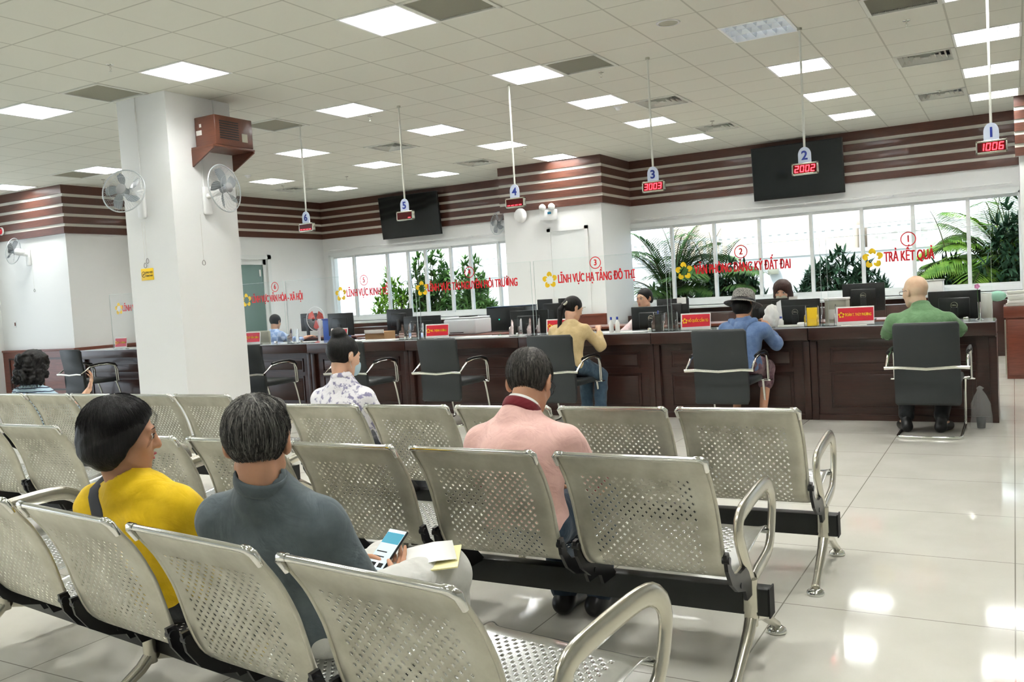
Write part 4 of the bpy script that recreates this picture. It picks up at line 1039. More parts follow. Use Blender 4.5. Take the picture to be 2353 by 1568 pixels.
rt = thing('railing', 'white baluster railing on the garden wall outside the windows', 'railing', (0, 20.12, 1.84))
obj('handrail', MB().box(-14, 4, -.05, .05, .42, .48), M_rail, rt)
bl = MB()
for k in range(95): x = -13.9 + k * .188; bl.box(x - .03, x + .03, -.03, .03, 0, .42)
obj('balusters', bl, M_rail, rt); bpy.data.objects['balusters']['kind'] = 'stuff'
rt = thing('building', 'cream rendered building behind the railing', 'building', (-5.4, 25, -.3)); obj('wall', MB().box(-3.2, 1.75, 0, 3, 0, 3.6), M_bld, rt); obj('coping', MB().box(-3.25, 1.78, -.05, 3, 3.6, 3.7), M_gwall, rt)
rt = thing('building', 'grey stained low building behind the railing at the right', 'building', (-1.0, 25.5, -.3)); obj('wall', MB().box(-2.4, 3.4, 0, 3, 0, 2.9), M_bld2, rt); obj('ledge', MB().box(-2.45, 3.45, -.08, 3, 2.9, 3.0), M_gwall, rt)
rt = thing('meter_box', 'small grey box on the white garden wall', 'box', (-4.61, 19.97, 1.39)); obj('case', MB().box(-.11, .11, -.12, 0, 0, .13, .01), M_grille, rt)
def leaf_strip(mb, p, d, L_, w, droop, up=(0, 0, 1), n=4):
    """one blade starting at p along d, drooping"""
    d = Vector(d).normalized(); side = d.cross(Vector(up)); side = side.normalized() if side.length > .01 else Vector((1, 0, 0))
    vs = []; q = Vector(p); dd = d.copy()
    for i in range(n + 1):
        t = i / n; ww = w * (math.sin(math.pi * min(1, t * .86 + .12)) ** .8)
        vs += [q - side * ww / 2, q + side * ww / 2]
        dd = (dd + Vector((0, 0, -droop / n))).normalized(); q = q + dd * (L_ / n)
    mb.add(vs, [(2 * i, 2 * i + 1, 2 * i + 3, 2 * i + 2) for i in range(n)], False)
def palm(x, y, z0, nf, h, Lf, label, m, seed, spread=1.0, width=.035):
    rnd = random.Random(seed)
    rt = thing('palm', label, 'palm', (x, y, -.3), group='garden plants')
    st = MB(); fo = MB()
    for k in range(nf):
        a = rnd.uniform(0, 2 * math.pi); el = rnd.uniform(.75, 1.5) ; bx, by = rnd.uniform(-.15, .15) * spread, rnd.uniform(-.15, .15)
        d = Vector((math.cos(a) * math.cos(el) * spread, math.sin(a) * math.cos(el), math.sin(el))).normalized()
        p = Vector((bx, by, 0)); hh = h * rnd.uniform(.55, 1.0); L_ = Lf * rnd.uniform(.8, 1.1)
        pts = [p, p + Vector((d.x * .1, d.y * .1, hh * .5)), p + Vector((d.x * .25, d.y * .25, hh))]
        q = pts[-1]; dd = d.copy(); n = 9
        for i in range(n):
            dd = (dd + Vector((0, 0, -.16 - .05 * i / n))).normalized(); q = q + dd * L_ / n; pts.append(q.copy())
        st.tube(pts, [.02] * 3 + [.012 * (1 - i / n) + .003 for i in range(n)], 5)
        side = Vector((0, 0, 1)).cross(d).normalized() if abs(d.z) < .99 else Vector((1, 0, 0))
        rr = pts[2:]
        for i in range(len(rr) - 1):
            for j in range(4):
                t = j / 4; c = rr[i].lerp(rr[i + 1], t); fr = (i + t) / (len(rr) - 1); ll = Lf * .42 * math.sin(math.pi * (fr * .82 + .12))
                tg = (rr[i + 1] - rr[i]).normalized()
                for s in (-1, 1): leaf_strip(fo, c, side * s * 1.0 + tg * .8 + Vector((0, 0, .15)), ll, width, .7, n=3)
    obj('fronds', fo, m, rt); obj('stems', st, M_stem, rt)
def shrub(x, y, h, rad, n, label, m, seed, Lb=.26, wb=.05, sqx=1.0):
    """lady-palm like shrub: canes ending in fans of blades"""
    rnd = random.Random(seed)
    rt = thing('shrub', label, 'shrub', (x, y, -.3), group='garden plants')
    st = MB(); fo = MB()
    for k in range(n):
        a = rnd.uniform(0, 2 * math.pi); r_ = rad * math.sqrt(rnd.random()); hh = h * (1 - .45 * (r_ / rad) ** 2) * rnd.uniform(.35, 1)
        p = Vector((r_ * math.cos(a) * sqx, r_ * math.sin(a) * .6, hh))
        if k % 3 == 0: st.tube([(p.x * .5, p.y * .5, 0), p], .008, 4)
        d0 = Vector((p.x * .6 / rad + rnd.uniform(-.3, .3), p.y / rad + rnd.uniform(-.5, .1), rnd.uniform(.1, .9))).normalized()
        sd = d0.orthogonal().normalized(); sd2 = d0.cross(sd)
        for j in range(8):
            th = 2 * math.pi * j / 8 + rnd.uniform(-.2, .2)
            d = d0 * .75 + (sd * math.cos(th) + sd2 * math.sin(th)) * .8
            leaf_strip(fo, p, d, Lb * rnd.uniform(.7, 1.15), wb, .45, n=3)
    obj('foliage', fo, m, rt); obj('stems', st, M_stem, rt)
palm(-6.0, 17.3, 0, 34, 1.75, 1.5, 'tall green palm filling the two leftmost panes of the right windows', M_leaf, 1, 1.0)
palm(-5.2, 17.3, 0, 16, 1.5, 1.3, 'lower green palm at the third pane of the right windows', M_leaf, 2, 1.0)
shrub(-4.75, 16.9, 1.95, .75, 380, 'dark fan-leaved shrub behind counter sign 2', M_leafd, 3)
shrub(-6.0, 16.6, 1.6, .5, 120, 'low dark shrub in front of the tall left palm', M_leafd, 13)
shrub(-2.75, 17.0, 2.05, .85, 480, 'broad dark fan-leaved shrub left of counter sign 1', M_leafd, 4)
shrub(-1.0, 16.9, 1.75, .55, 260, 'dark fan-leaved shrub behind the screen of the bald man', M_leafd, 5)
palm(-.15, 17.6, 0, 46, 1.9, 1.5, 'large bright green palm at the right end of the windows', M_leafy, 6, 1.0, .04)
palm(-.9, 17.6, 0, 9, 1.35, 1.3, 'thin pale palm fronds reaching left of the large right palm', M_leafy, 16, 1.0, .025)
shrub(.1, 16.3, 2.7, .6, 260, 'dark dense shrub behind the large right palm', M_leafd, 7)
shrub(-13.3 + 1.3, 17.4, 2.9, .7, 330, 'tall leafy shrub in the middle of the left windows', M_leaf, 8, .22, .07)
shrub(-12.9, 17.0, 2.5, .5, 130, 'pale leafy shrub beside the window glare', M_leafy, 9, .2, .06)
shrub(-10.5, 17.0, 2.1, .5, 230, 'green shrub at the right end of the left windows', M_leaf, 10, .22, .06)
shrub(-11.6, 18.5, 2.6, .6, 190, 'green shrub right of the open sash of the left windows', M_leaf, 11, .22, .06)
# ------------------------------------------------------------------ organic modelling: blended distance fields -> surface nets
class Field:
    def __init__(s, lo, hi, h):
        s.lo = np.array(lo, np.float32); s.h = h
        s.n = np.ceil((np.array(hi) - s.lo) / h).astype(int) + 1
        s.F = np.full(tuple(s.n), 1.0, np.float32)
    def _sl(s, lo, hi):
        a = np.maximum(np.floor((np.array(lo) - s.lo) / s.h).astype(int), 0); b = np.minimum(np.ceil((np.array(hi) - s.lo) / s.h).astype(int) + 1, s.n)
        if (b <= a).any(): return None, None
        g = [s.lo[i] + s.h * np.arange(a[i], b[i], dtype=np.float32) for i in range(3)]
        X, Y, Z = np.meshgrid(*g, indexing='ij', sparse=True)
        return (slice(a[0], b[0]), slice(a[1], b[1]), slice(a[2], b[2])), (X, Y, Z)
    def comb(s, sl, d, k, mode):
        A = s.F[sl]
        if mode == '+':
            if k > 0: h_ = np.maximum(k - np.abs(A - d), 0) / k; s.F[sl] = np.minimum(A, d) - h_ * h_ * k * .25
            else: s.F[sl] = np.minimum(A, d)
        elif mode == '-':
            d = -d
            if k > 0: h_ = np.maximum(k - np.abs(A - d), 0) / k; s.F[sl] = np.maximum(A, d) + h_ * h_ * k * .25
            else: s.F[sl] = np.maximum(A, d)
    def cone(s, a, b, ra, rb, k=.02, mode='+', sq=None):
        """tapered capsule; sq = (axis vector, factor) flattens the section along that axis"""
        a = np.array(a, float); b = np.array(b, float); m = max(ra, rb) + .05 + k
        sl, G = s._sl(np.minimum(a, b) - m, np.maximum(a, b) + m)
        if sl is None: return s
        ab = b - a; L2 = float(ab @ ab) + 1e-12
        X, Y, Z = G[0] - a[0], G[1] - a[1], G[2] - a[2]
        t = np.clip((X * ab[0] + Y * ab[1] + Z * ab[2]) / L2, 0, 1)
        dx, dy, dz = X - t * ab[0], Y - t * ab[1], Z - t * ab[2]
        if sq is not None:
            ax = np.array(sq[0], float); ax /= np.linalg.norm(ax); f = 1 / sq[1] - 1
            q = dx * ax[0] + dy * ax[1] + dz * ax[2]
            dx = dx + q * ax[0] * f; dy = dy + q * ax[1] * f; dz = dz + q * ax[2] * f
        d = np.sqrt(dx * dx + dy * dy + dz * dz) - (ra + (rb - ra) * t)
        s.comb(sl, d.astype(np.float32), k, mode); return s
    def ell(s, c, r, M=None, k=.02, mode='+', cut=None):
        c = np.array(c, float); r = np.array(r, float); m = r.max() + .05 + k
        sl, G = s._sl(c - m, c + m)
        if sl is None: return s
        X, Y, Z = G[0] - c[0], G[1] - c[1], G[2] - c[2]
        if M is not None: x, y, z = (X * M[0][i] + Y * M[1][i] + Z * M[2][i] for i in range(3))
        else: x, y, z = X, Y, Z
        q = np.sqrt((x / r[0]) ** 2 + (y / r[1]) ** 2 + (z / r[2]) ** 2); g = np.sqrt((x / r[0] ** 2) ** 2 + (y / r[1] ** 2) ** 2 + (z / r[2] ** 2) ** 2)
        d = q * (q - 1) / np.maximum(g, 1e-6)
        if cut is not None:   # list of planes (normal, offset) in the local frame that trim the ellipsoid
            for (n_, o_) in cut: d = np.maximum(d, x * n_[0] + y * n_[1] + z * n_[2] - o_)
        s.comb(sl, d.astype(np.float32), k, mode); return s
    def plane(s, p, n, k=0.0):
        """keep the side n points away from"""
        X, Y, Z = np.meshgrid(*[s.lo[i] + s.h * np.arange(s.n[i], dtype=np.float32) for i in range(3)], indexing='ij', sparse=True)
        n = np.array(n, float); n /= np.linalg.norm(n)
        d = (X - p[0]) * n[0] + (Y - p[1]) * n[1] + (Z - p[2]) * n[2]
        s.F = np.maximum(s.F, d.astype(np.float32)); return s
    def wob(s, amp, f, seed=0, aniso=(1, 1, 1)):
        """gentle folds"""
        X, Y, Z = np.meshgrid(*[s.lo[i] + s.h * np.arange(s.n[i], dtype=np.float32) for i in range(3)], indexing='ij', sparse=True)
        rs = np.random.RandomState(seed); w = 0
        for _ in range(5):
            v = rs.normal(size=3) * f * np.array(aniso); ph = rs.uniform(0, 6.3)
            v2 = rs.normal(size=3) * f * .5
            w = w + np.sin(X * v[0] + Y * v[1] + Z * v[2] + ph + 1.3 * np.sin(X * v2[0] + Y * v2[1] + Z * v2[2]))
        s.F = s.F + (amp * w / 2.2).astype(np.float32); return s
    def mesh(s, smooth=1):
        F = s.F; F[0], F[-1] = 1, 1; F[:, 0] = 1; F[:, -1] = 1; F[:, :, 0] = 1; F[:, :, -1] = 1
        I = F < 0
        n = F.shape
        c = np.zeros((n[0] - 1, n[1] - 1, n[2] - 1), np.int8)
        for dx in (0, 1):
            for dy in (0, 1):
                for dz in (0, 1): c += I[dx:n[0] - 1 + dx, dy:n[1] - 1 + dy, dz:n[2] - 1 + dz]
        act = (c > 0) & (c < 8)
        idx = np.argwhere(act); vid = np.full(act.shape, -1, np.int64); vid[act] = np.arange(len(idx))
        P = np.zeros((len(idx), 3)); cnt = np.zeros(len(idx))
        cor = [(0, 0, 0), (1, 0, 0), (0, 1, 0), (1, 1, 0), (0, 0, 1), (1, 0, 1), (0, 1, 1), (1, 1, 1)]
        V = [F[idx[:, 0] + a, idx[:, 1] + b, idx[:, 2] + d] for a, b, d in cor]
        for i in range(8):
            for j in range(i + 1, 8):
                dd = np.array(cor[j]) - np.array(cor[i])
                if abs(dd).sum() != 1: continue
                m = (V[i] < 0) != (V[j] < 0)
                t = np.where(m, V[i] / np.where(m, V[i] - V[j], 1), 0)
                P += np.where(m[:, None], np.array(cor[i]) + t[:, None] * dd, 0); cnt += m
        P = (idx + P / cnt[:, None]) * s.h + s.lo
        quads = []
        for ax in range(3):
            o = [0, 0, 0]; o[ax] = 1
            A = I[:n[0] - o[0], :n[1] - o[1], :n[2] - o[2]]; B = I[o[0]:, o[1]:, o[2]:]
            e = np.argwhere(A != B); u, v = [(1, 2), (2, 0), (0, 1)][ax]
            e = e[(e[:, u] > 0) & (e[:, v] > 0)]
            fl = A[e[:, 0], e[:, 1], e[:, 2]]
            def g(du, dv):
                q = e.copy(); q[:, u] -= du; q[:, v] -= dv; return vid[q[:, 0], q[:, 1], q[:, 2]]
            q = np.stack([g(1, 1), g(0, 1), g(0, 0), g(1, 0)], 1)
            q[~fl] = q[~fl][:, ::-1]; quads.append(q)
        Q = np.concatenate(quads); Q = Q[(Q >= 0).all(1)]
        for _ in range(smooth):
            acc = np.zeros_like(P); ct = np.zeros(len(P))
            for i in range(4):
                a, b = Q[:, i], Q[:, (i + 1) % 4]
                np.add.at(acc, a, P[b]); np.add.at(acc, b, P[a]); np.add.at(ct, a, 1); np.add.at(ct, b, 1)
            P = P * .5 + acc / np.maximum(ct, 1)[:, None] * .5
        return P, Q
def fobj(name, fld, m, parent, smooth=1):
    P, Q = fld.mesh(smooth)
    me = bpy.data.meshes.new(name); me.vertices.add(len(P)); me.vertices.foreach_set('co', P.astype(np.float32).ravel())
    me.loops.add(len(Q) * 4); me.loops.foreach_set('vertex_index', Q.astype(np.int32).ravel())
    me.polygons.add(len(Q)); me.polygons.foreach_set('loop_start', np.arange(0, len(Q) * 4, 4, dtype=np.int32))
    me.polygons.foreach_set('use_smooth', np.ones(len(Q), bool)); me.update(); me.validate()
    me.materials.append(m); o = bpy.data.objects.new(name, me); return link(o, parent)

def V3(*a): return np.array(a, float)
def Rot(yaw=0, pitch=0, roll=0):
    """local->parent; yaw about z (left +), pitch nods the head down (+), roll tilts to the right (+)"""
    return np.array(Matrix.Rotation(R(yaw), 3, 'Z') @ Matrix.Rotation(-R(pitch), 3, 'X') @ Matrix.Rotation(R(roll), 3, 'Y'))
def skinmat(name, c, c2=None):
    m = mat(name, c, .48, spec=.35, sub=.12); noise_col(m, c, c2 or tuple(x * .86 for x in c), 9, 4, (1, 1, 1), .35, .7)
    return m
SK1 = skinmat('skin_tan', srgb(198, 150, 120)); SK2 = skinmat('skin_fair', srgb(222, 178, 150)); SK3 = skinmat('skin_bald_head', srgb(226, 198, 168), srgb(212, 176, 146))
def hairmat(name, c1, c2, sc=160, st=(1, 1, .06)):
    m = mat(name, c1, .5, spec=.3); noise_col(m, c1, c2, sc, 3, st, .4, .68); 
    N, L, b = nt(m); tc = N.new('ShaderNodeTexCoord'); mp = N.new('ShaderNodeMapping'); mp.inputs['Scale'].default_value = st
    n = N.new('ShaderNodeTexNoise'); n.inputs['Scale'].default_value = sc * 1.6; bp = N.new('ShaderNodeBump'); bp.inputs['Strength'].default_value = .7; bp.inputs['Distance'].default_value = .003
    L.new(tc.outputs['Object'], mp.inputs[0]); L.new(mp.outputs[0], n.inputs['Vector']); L.new(n.outputs['Fac'], bp.inputs['Height']); L.new(bp.outputs[0], b.inputs['Normal'])
    return m
H_black = hairmat('black_hair', srgb(12, 11, 11), srgb(30, 28, 27)); H_grey = hairmat('greying_hair', srgb(36, 35, 34), srgb(112, 110, 104)); H_grey2 = hairmat('dark_greying_hair', srgb(40, 38, 36), srgb(96, 92, 86)); H_brown = hairmat('dark_brown_hair', srgb(44, 26, 24), srgb(82, 52, 46))
M_lip = mat('lip', srgb(176, 74, 78), .4); M_eye = mat('eye_white', srgb(225, 222, 216), .2); M_iris = mat('dark_iris', srgb(24, 16, 12), .15); M_brow = mat('eyebrow', srgb(34, 28, 26), .7)
def clothmat(name, c, c2=None, sc=500, rough=.85, bs=.25):
    m = mat(name, c, rough, spec=.2, sheen=.15)
    if c2: noise_col(m, c, c2, 18, 5)
    N, L, b = nt(m); tc = N.new('ShaderNodeTexCoord')
    n1 = N.new('ShaderNodeTexNoise'); n1.inputs['Scale'].default_value = sc; n2 = N.new('ShaderNodeTexNoise'); n2.inputs['Scale'].default_value = 11; n2.inputs['Detail'].default_value = 3; n2.inputs['Distortion'].default_value = 1.2
    b1 = N.new('ShaderNodeBump'); b1.inputs['Strength'].default_value = bs; b1.inputs['Distance'].default_value = .0012
    b2 = N.new('ShaderNodeBump'); b2.inputs['Strength'].default_value = .55; b2.inputs['Distance'].default_value = .016
    for n_, b_ in ((n1, b1), (n2, b2)): L.new(tc.outputs['Object'], n_.inputs['Vector']); L.new(n_.outputs['Fac'], b_.inputs['Height'])
    L.new(b2.outputs[0], b1.inputs['Normal']); L.new(b1.outputs[0], b.inputs['Normal']); return m

def head_sdf(f, c, M, s=1.0, fem=False, ears=True, nosek=1.0):
    """c head centre, M rotation (columns right, forward, up)"""
    def P(x, y, z): return c + M @ (V3(x, y, z) * s)
    def E(p, r, k=.015, mode='+'): f.ell(P(*p), np.array(r) * s, M, k * s, mode)
    def C(a, b, ra, rb, k=.012, mode='+'): f.cone(P(*a), P(*b), ra * s, rb * s, k * s, mode)
    E((0, -.012, .030), (.075, .094, .086), .01)
    E((0, .030, -.030), (.060, .062, .078), .03)
    E((0, .045, -.065), (.046, .045, .045), .025)
    C((0, .074, -.098), (0, .070, -.096), .019, .02, .02)
    for q in (-1, 1):
        E((q * .040, .062, -.022), (.022, .020, .020), .02)
        C((q * .014, .088, .026), (q * .044, .076, .026), .009, .008, .014)
        C((q * .050, .01, -.065), (q * .022, .062, -.092), .018, .016, .02)
        E((q * .031, .098, .006), (.017, .016, .012), .012, '-')
        E((q * .031, .079, .005), (.0145, .012, .0105), .004)
    C((0, .088, .020), (0, .104, -.014), .0075, .0095, .010)
    C((0, .106, -.020), (0, .108, -.027), .0115 * nosek, .0125 * nosek, .008)
    for q in (-1, 1): C((q * .011, .097, -.030), (q * .012, .094, -.031), .0085, .008, .006)
    E((0, .090, -.056), (.022, .012, .007), .006); E((0, .088, -.068), (.019, .012, .008), .006)
    E((0, .099, -.0618), (.020, .006, .0016), .002, '-')
    if ears:
        for q in (-1, 1):
            E((q * .081, -.010, -.004), (.010, .019, .033), .006); E((q * .074, -.004, -.028), (.009, .011, .014), .008)
            E((q * .088, -.004, .002), (.008, .010, .018), .004, '-')
    return P
def face_parts(P, M, s, parent, c, lips=M_lip, eyes=True):
    """eyes, brows and lips as small meshes"""
    MM = Matrix([list(r_) for r_ in M])
    def place(mb, p): return mb.xform(Matrix.Translation(Vector(P(*p))) @ MM.to_4x4() @ Matrix.Scale(s, 4))
    if eyes:
        for q in (-1, 1):
            e = obj('eye', place(MB().sphere((0, 0, 0), .0118, 8), (q * .031, .0805, .005)), M_eye, parent)
            obj('iris', place(MB().sphere((0, 0, 0), .0062, 8, (1, .5, 1)), (q * .031, .0905, .004)), M_iris, e)
            g = MB().tube([(-.014, .001, -.002), (0, .006, .0035), (.014, .0, .0)] if q > 0 else [(-.014, .0, .0), (0, .006, .0035), (.014, .001, -.002)], .0015, 5)
            obj('upper_lid_line', place(g, (q * .031, .088, .0115)), M_brow, e)
    for q in (-1, 1):
        g = MB().tube([(-.016, -.001 if q > 0 else -.008, 0), (-.004, .002, .004), (.006, .001, .004), (.017, -.008 if q > 0 else -.001, 0)], [.0012, .003, .003, .0012], 6, sy=.6)
        obj('eyebrow', place(g, (q * .031, .0905, .030)), M_brow, parent)
    if lips is not None:
        g = MB().tube([(-.021, -.010, 0), (-.010, .001, .002), (-.003, .004, .003), (.003, .004, .003), (.010, .001, .002), (.021, -.010, 0)], [.001, .0038, .0045, .0045, .0038, .001], 8, sy=.8)
        g2 = MB().tube([(-.018, -.009, .001), (-.008, .001, -.001), (.008, .001, -.001), (.018, -.009, .001)], [.001, .0048, .0048, .001], 8, sy=.8)
        gg = place(g, (0, .0985, -.0565)); g2 = place(g2, (0, .0965, -.0668)); gg.add(g2.v, g2.f, True); obj('lips', gg, lips, parent)

def hand_sdf(f, wrist, tip_dir, palm_n, side, s=1.0, curls=(.5, .5, .5, .5), thumb=None, spread=.06, k=.006):
    """wrist point, direction to the knuckles, normal out of the palm, side=+1 thumb towards cross(tip,palm)"""
    d = np.array(tip_dir, float); d /= np.linalg.norm(d)
    n = np.array(palm_n, float); n -= d * (n @ d); n /= np.linalg.norm(n)
    t = np.cross(d, n) * side      # towards the thumb
    w = np.array(wrist, float)
    f.cone(w, w + d * .035 * s, .022 * s, .026 * s, k, sq=(n, .72))
    xs = [.028, .010, -.009, -.026]; ln = [.044, .049, .046, .036]; kn = [.088, .092, .088, .080]
    for i in range(4):
        base = w + d * kn[i] * s + t * xs[i] * s
        f.cone(w + d * .03 * s + t * xs[i] * .6 * s, base, .013 * s, .0115 * s, k + .006, sq=(n, .85))
        a = base; ang = curls[i]; dd = d + t * spread * (1.5 - i)
        dd /= np.linalg.norm(dd)
        for j, (L_, r0, r1) in enumerate(((ln[i], .0095, .0085), (ln[i] * .62, .0085, .0078), (ln[i] * .5, .0078, .0062))):
            A = ang * (.7 + .5 * j)
            q = dd * math.cos(A) + n * math.sin(A)
            b = a + q * L_ * s; f.cone(a, b, r0 * s, r1 * s, .002); a = b; dd = q; nn = n * math.cos(A) - d * 0
    tb = w + d * .02 * s + t * .02 * s
    if thumb is None: thumb = (t * .8 + d * .8 + n * .35, d * .9 + t * .3 + n * .3)
    a = tb; q = np.array(thumb[0], float); q /= np.linalg.norm(q); b = a + q * .046 * s; f.cone(a, b, .0145 * s, .0115 * s, k)
    q2 = np.array(thumb[1], float); q2 /= np.linalg.norm(q2); c = b + q2 * .032 * s; f.cone(b, c, .0108 * s, .0095 * s, .002)
    e = c + (q2 + n * .25) / np.linalg.norm(q2 + n * .25) * .024 * s; f.cone(c, e, .0095 * s, .0078 * s, .002)

def sitter(name, label, loc, rz, skin, J, s=1.0, h=.006, head=None, headc=None, fem=False, hands=None, group=None, shirt=None, pants=None, shoes=None, sleeve=.55, hood=False,
           girth=1.0, shoulder=1.0, ears=True, lips=M_lip, eyes=True, shirt_m=None, pants_m=None, shoe_m=None, wob=(.003, 40), collar=None, hem=None, neck_r=.052, nosek=1.0, legs_bare=False, show_face=True):
    """J: joints in the local frame, metres. The figure faces +Y before rz."""
    rt = thing(name, label, 'person', loc, rz, group)
    J = {k: np.array(v, float) for k, v in J.items()}
    hc = J['head']; M = head if head is not None else Rot()
    pts = np.array(list(J.values())); lo = pts.min(0) - .19; hi = pts.max(0) + .19
    lo[2] = max(lo[2], -.02)
    f = Field(lo, hi, h)
    pe, ch, nk = J['pelvis'], J['chest'], J['neck']
    G = girth
    def torso(f, e=0.0, k=.05):
        f.ell(pe + V3(0, 0, .0), ((.155 + e) * G * s, (.115 + e) * G * s, (.11 + e) * s), None, k)
        f.ell((pe + ch) / 2, ((.135 + e) * G * s, (.100 + e) * G * s, (.17 + e) * s), None, k)
        up = nk - ch; up /= np.linalg.norm(up)
        f.ell(ch, ((.150 + e) * G * s, (.105 + e) * G * s, (.15 + e) * s), None, k)
        for q in 'LR':
            sh = J['sh' + q]
            f.cone(nk + (ch - nk) * .12, sh - V3(0, 0, .008), (.044 + e) * s, (.043 + e * .8) * G ** .5 * s, k * .9)
            f.cone(ch + (sh - ch) * .45, sh - V3(0, 0, .04), (.068 + e) * s, (.042 + e * .8) * s, k * .8)
    torso(f)
    for q in 'LR':
        f.cone(J['sh' + q], J['el' + q], .043 * s * G ** .5, .036 * s, .03); f.cone(J['el' + q], J['wr' + q], .036 * s, .024 * s, .015)
        f.cone(pe + (J['kn' + q] - pe) * .12 + (J['hip' + q] - pe) * .8, J['kn' + q], .082 * s * G ** .5, .054 * s, .03)
        f.cone(J['kn' + q], J['an' + q], .052 * s, .034 * s, .015)
        ft = J.get('toe' + q, J['an' + q] + V3(0, .15, -.04)); f.cone(J['an' + q] + V3(0, 0, -.02), ft, .032 * s, .024 * s, .02)
    f.cone(nk - V3(0, 0, .05), hc + M @ V3(0, -.028, -.065) * s, neck_r * 1.12 * s, neck_r * s, .025)
    P = head_sdf(f, hc, M, s if headc is None else headc, fem, ears, nosek)
    hs = s if headc is None else headc
    for q in 'LR':
        if hands and q in hands: hand_sdf(f, J['wr' + q], *hands[q][0], side=hands[q][1], s=s * (0.92 if fem else 1.0), **(hands[q][2] if len(hands[q]) > 2 else {}))
        else:
            d = J['wr' + q] - J['el' + q]; d[2] -= .1 * np.linalg.norm(d); hand_sdf(f, J['wr' + q], d, (0, .2, -1), -1 if q == 'L' else 1, s=s * (0.92 if fem else 1.0))
    body = fobj('body', f, skin, rt, 1)
    if show_face: face_parts(P, M, hs, body if False else rt, hc, lips, eyes)
    # shirt
    g = Field(lo, hi, h)
    torso(g, .016, .055)
    for q in 'LR':
        e_ = J['sh' + q] + (J['el' + q] - J['sh' + q]) * min(sleeve, 1)
        g.cone(J['sh' + q], e_, .055 * s * G ** .5, .057 * s, .035)
        if sleeve > 1: g.cone(J['el' + q], J['el' + q] + (J['wr' + q] - J['el' + q]) * (sleeve - 1), .056 * s, .040 * s, .03)
    if hem is None: hem = pe[2] - .06 * s
    nkn = hc + M @ V3(0, -.028, -.065) * s - nk; nkn /= np.linalg.norm(nkn)
    g.wob(wob[0], wob[1], len(label), (1, 1, .6))
    g.plane((0, 0, hem), (0, 0, -1))
    if collar: g.cone(nk - nkn * .01, nk + nkn * .035, (neck_r + .026) * s, (neck_r + .016) * s, .03)
    else: g.cone(nk - nkn * .03, nk - nkn * .005, (neck_r + .030) * s, (neck_r + .018) * s, .03)
    # open neckline round the neck
    g.cone(nk + nkn * (.058 if collar else .028), nk + nkn * .18, (neck_r + .006) * s, (neck_r + .03) * s, .0, '-')
    for q in 'LR':
        a = J['el' + q] - J['sh' + q] if sleeve <= 1 else J['wr' + q] - J['el' + q]; b = (J['sh' + q] + a * sleeve) if sleeve <= 1 else J['el' + q] + a * (sleeve - 1)
        g.cone(b, b + a / np.linalg.norm(a) * .10, .052 * s if sleeve <= 1 else .034 * s, .06 * s, .0, '-')
    sh_o = fobj('shirt', g, shirt_m, rt, 1)
    # trousers
    if pants_m:
        g = Field(lo, hi, h)
        g.ell(pe - V3(0, 0, .01), (.172 * G * s, .132 * G * s, .105 * s), None, .03)
        for q in 'LR':
            kn, an, hp = J['kn' + q], J['an' + q], J['hip' + q]
            g.cone(pe + (kn - pe) * .12 + (hp - pe) * .8, kn, .098 * s * G ** .5, .074 * s, .04)
            if not legs_bare: g.cone(kn, kn + (an - kn) * .93, .072 * s, .058 * s, .02)
            else: g.cone(kn, kn + (an - kn) * .35, .070 * s, .066 * s, .02)
        g.wob(.0035, 34, len(label) + 3)
        fobj('shorts' if legs_bare else 'trousers', g, pants_m, rt, 1)
    if shoe_m:
        for q in 'LR':
            an = J['an' + q]; ft = J.get('toe' + q, an + V3(0, .15, -.04)); d = ft - an; d[2] = 0; d /= np.linalg.norm(d)
            g = Field(an - V3(.14, .14, .14), an + V3(.14, .14, .08) + np.abs(d) * .2, .006)
            b0 = V3(an[0], an[1], 0)
            g.cone(b0 - d * .03 + V3(0, 0, .045), b0 + d * .15 + V3(0, 0, .035), .040, .038, .02); g.cone(b0 - d * .02 + V3(0, 0, .04), an + V3(0, 0, .0), .04, .042, .02)
            g.plane((0, 0, .002), (0, 0, -1)); fobj('shoe', g, shoe_m, rt, 1)
    rt['_'] = 0; del rt['_']
    return rt, J, M, P, hs, sh_o
def hair_obj(name, build, J, h, m, parent, pad=.2):
    f = Field(J - pad, J + pad, h); build(f); return fobj(name, f, m, parent, 1)
def strands(name, pts_fn, n, m, parent, seed=1, r=.0006):
    """loose hairs: one mesh of many thin tubes"""
    rnd = random.Random(seed); g = MB()
    for k in range(n):
        p = pts_fn(rnd)
        g.tube([Vector(q) for q in p], [r] * (len(p) - 1) + [r * .3], 3, cap=False)
    return obj(name, g, m, parent)
def base_pose(s=1.0, seat=.44, lean=0.0, headf=0.0, armf=.25, knee=.46, width=.18, look=None, hz=0.0, elb=None):
    """a seated pose facing +Y; pelvis over the origin"""
    z = seat + .085 * s
    l = lean
    J = dict(pelvis=(0, 0, z), chest=(0, l * .6, z + .30 * s), neck=(0, l, z + .475 * s), head=(0, l + headf + .02, z + .62 * s + hz))
    for q, x in (('L', -1), ('R', 1)):
        J['hip' + q] = (x * .09 * s, .02, z); J['kn' + q] = (x * .11, knee, z + .01); J['an' + q] = (x * .11, knee + .0, .07); J['toe' + q] = (x * .125, knee + .15, .03)
        J['sh' + q] = (x * width * s, l * .9, z + .425 * s)
        J['el' + q] = (x * (width + .045) * s, l * .6 + .06, z + .16 * s)
        J['wr' + q] = (x * .12, armf + .12, z + .15)
    return J

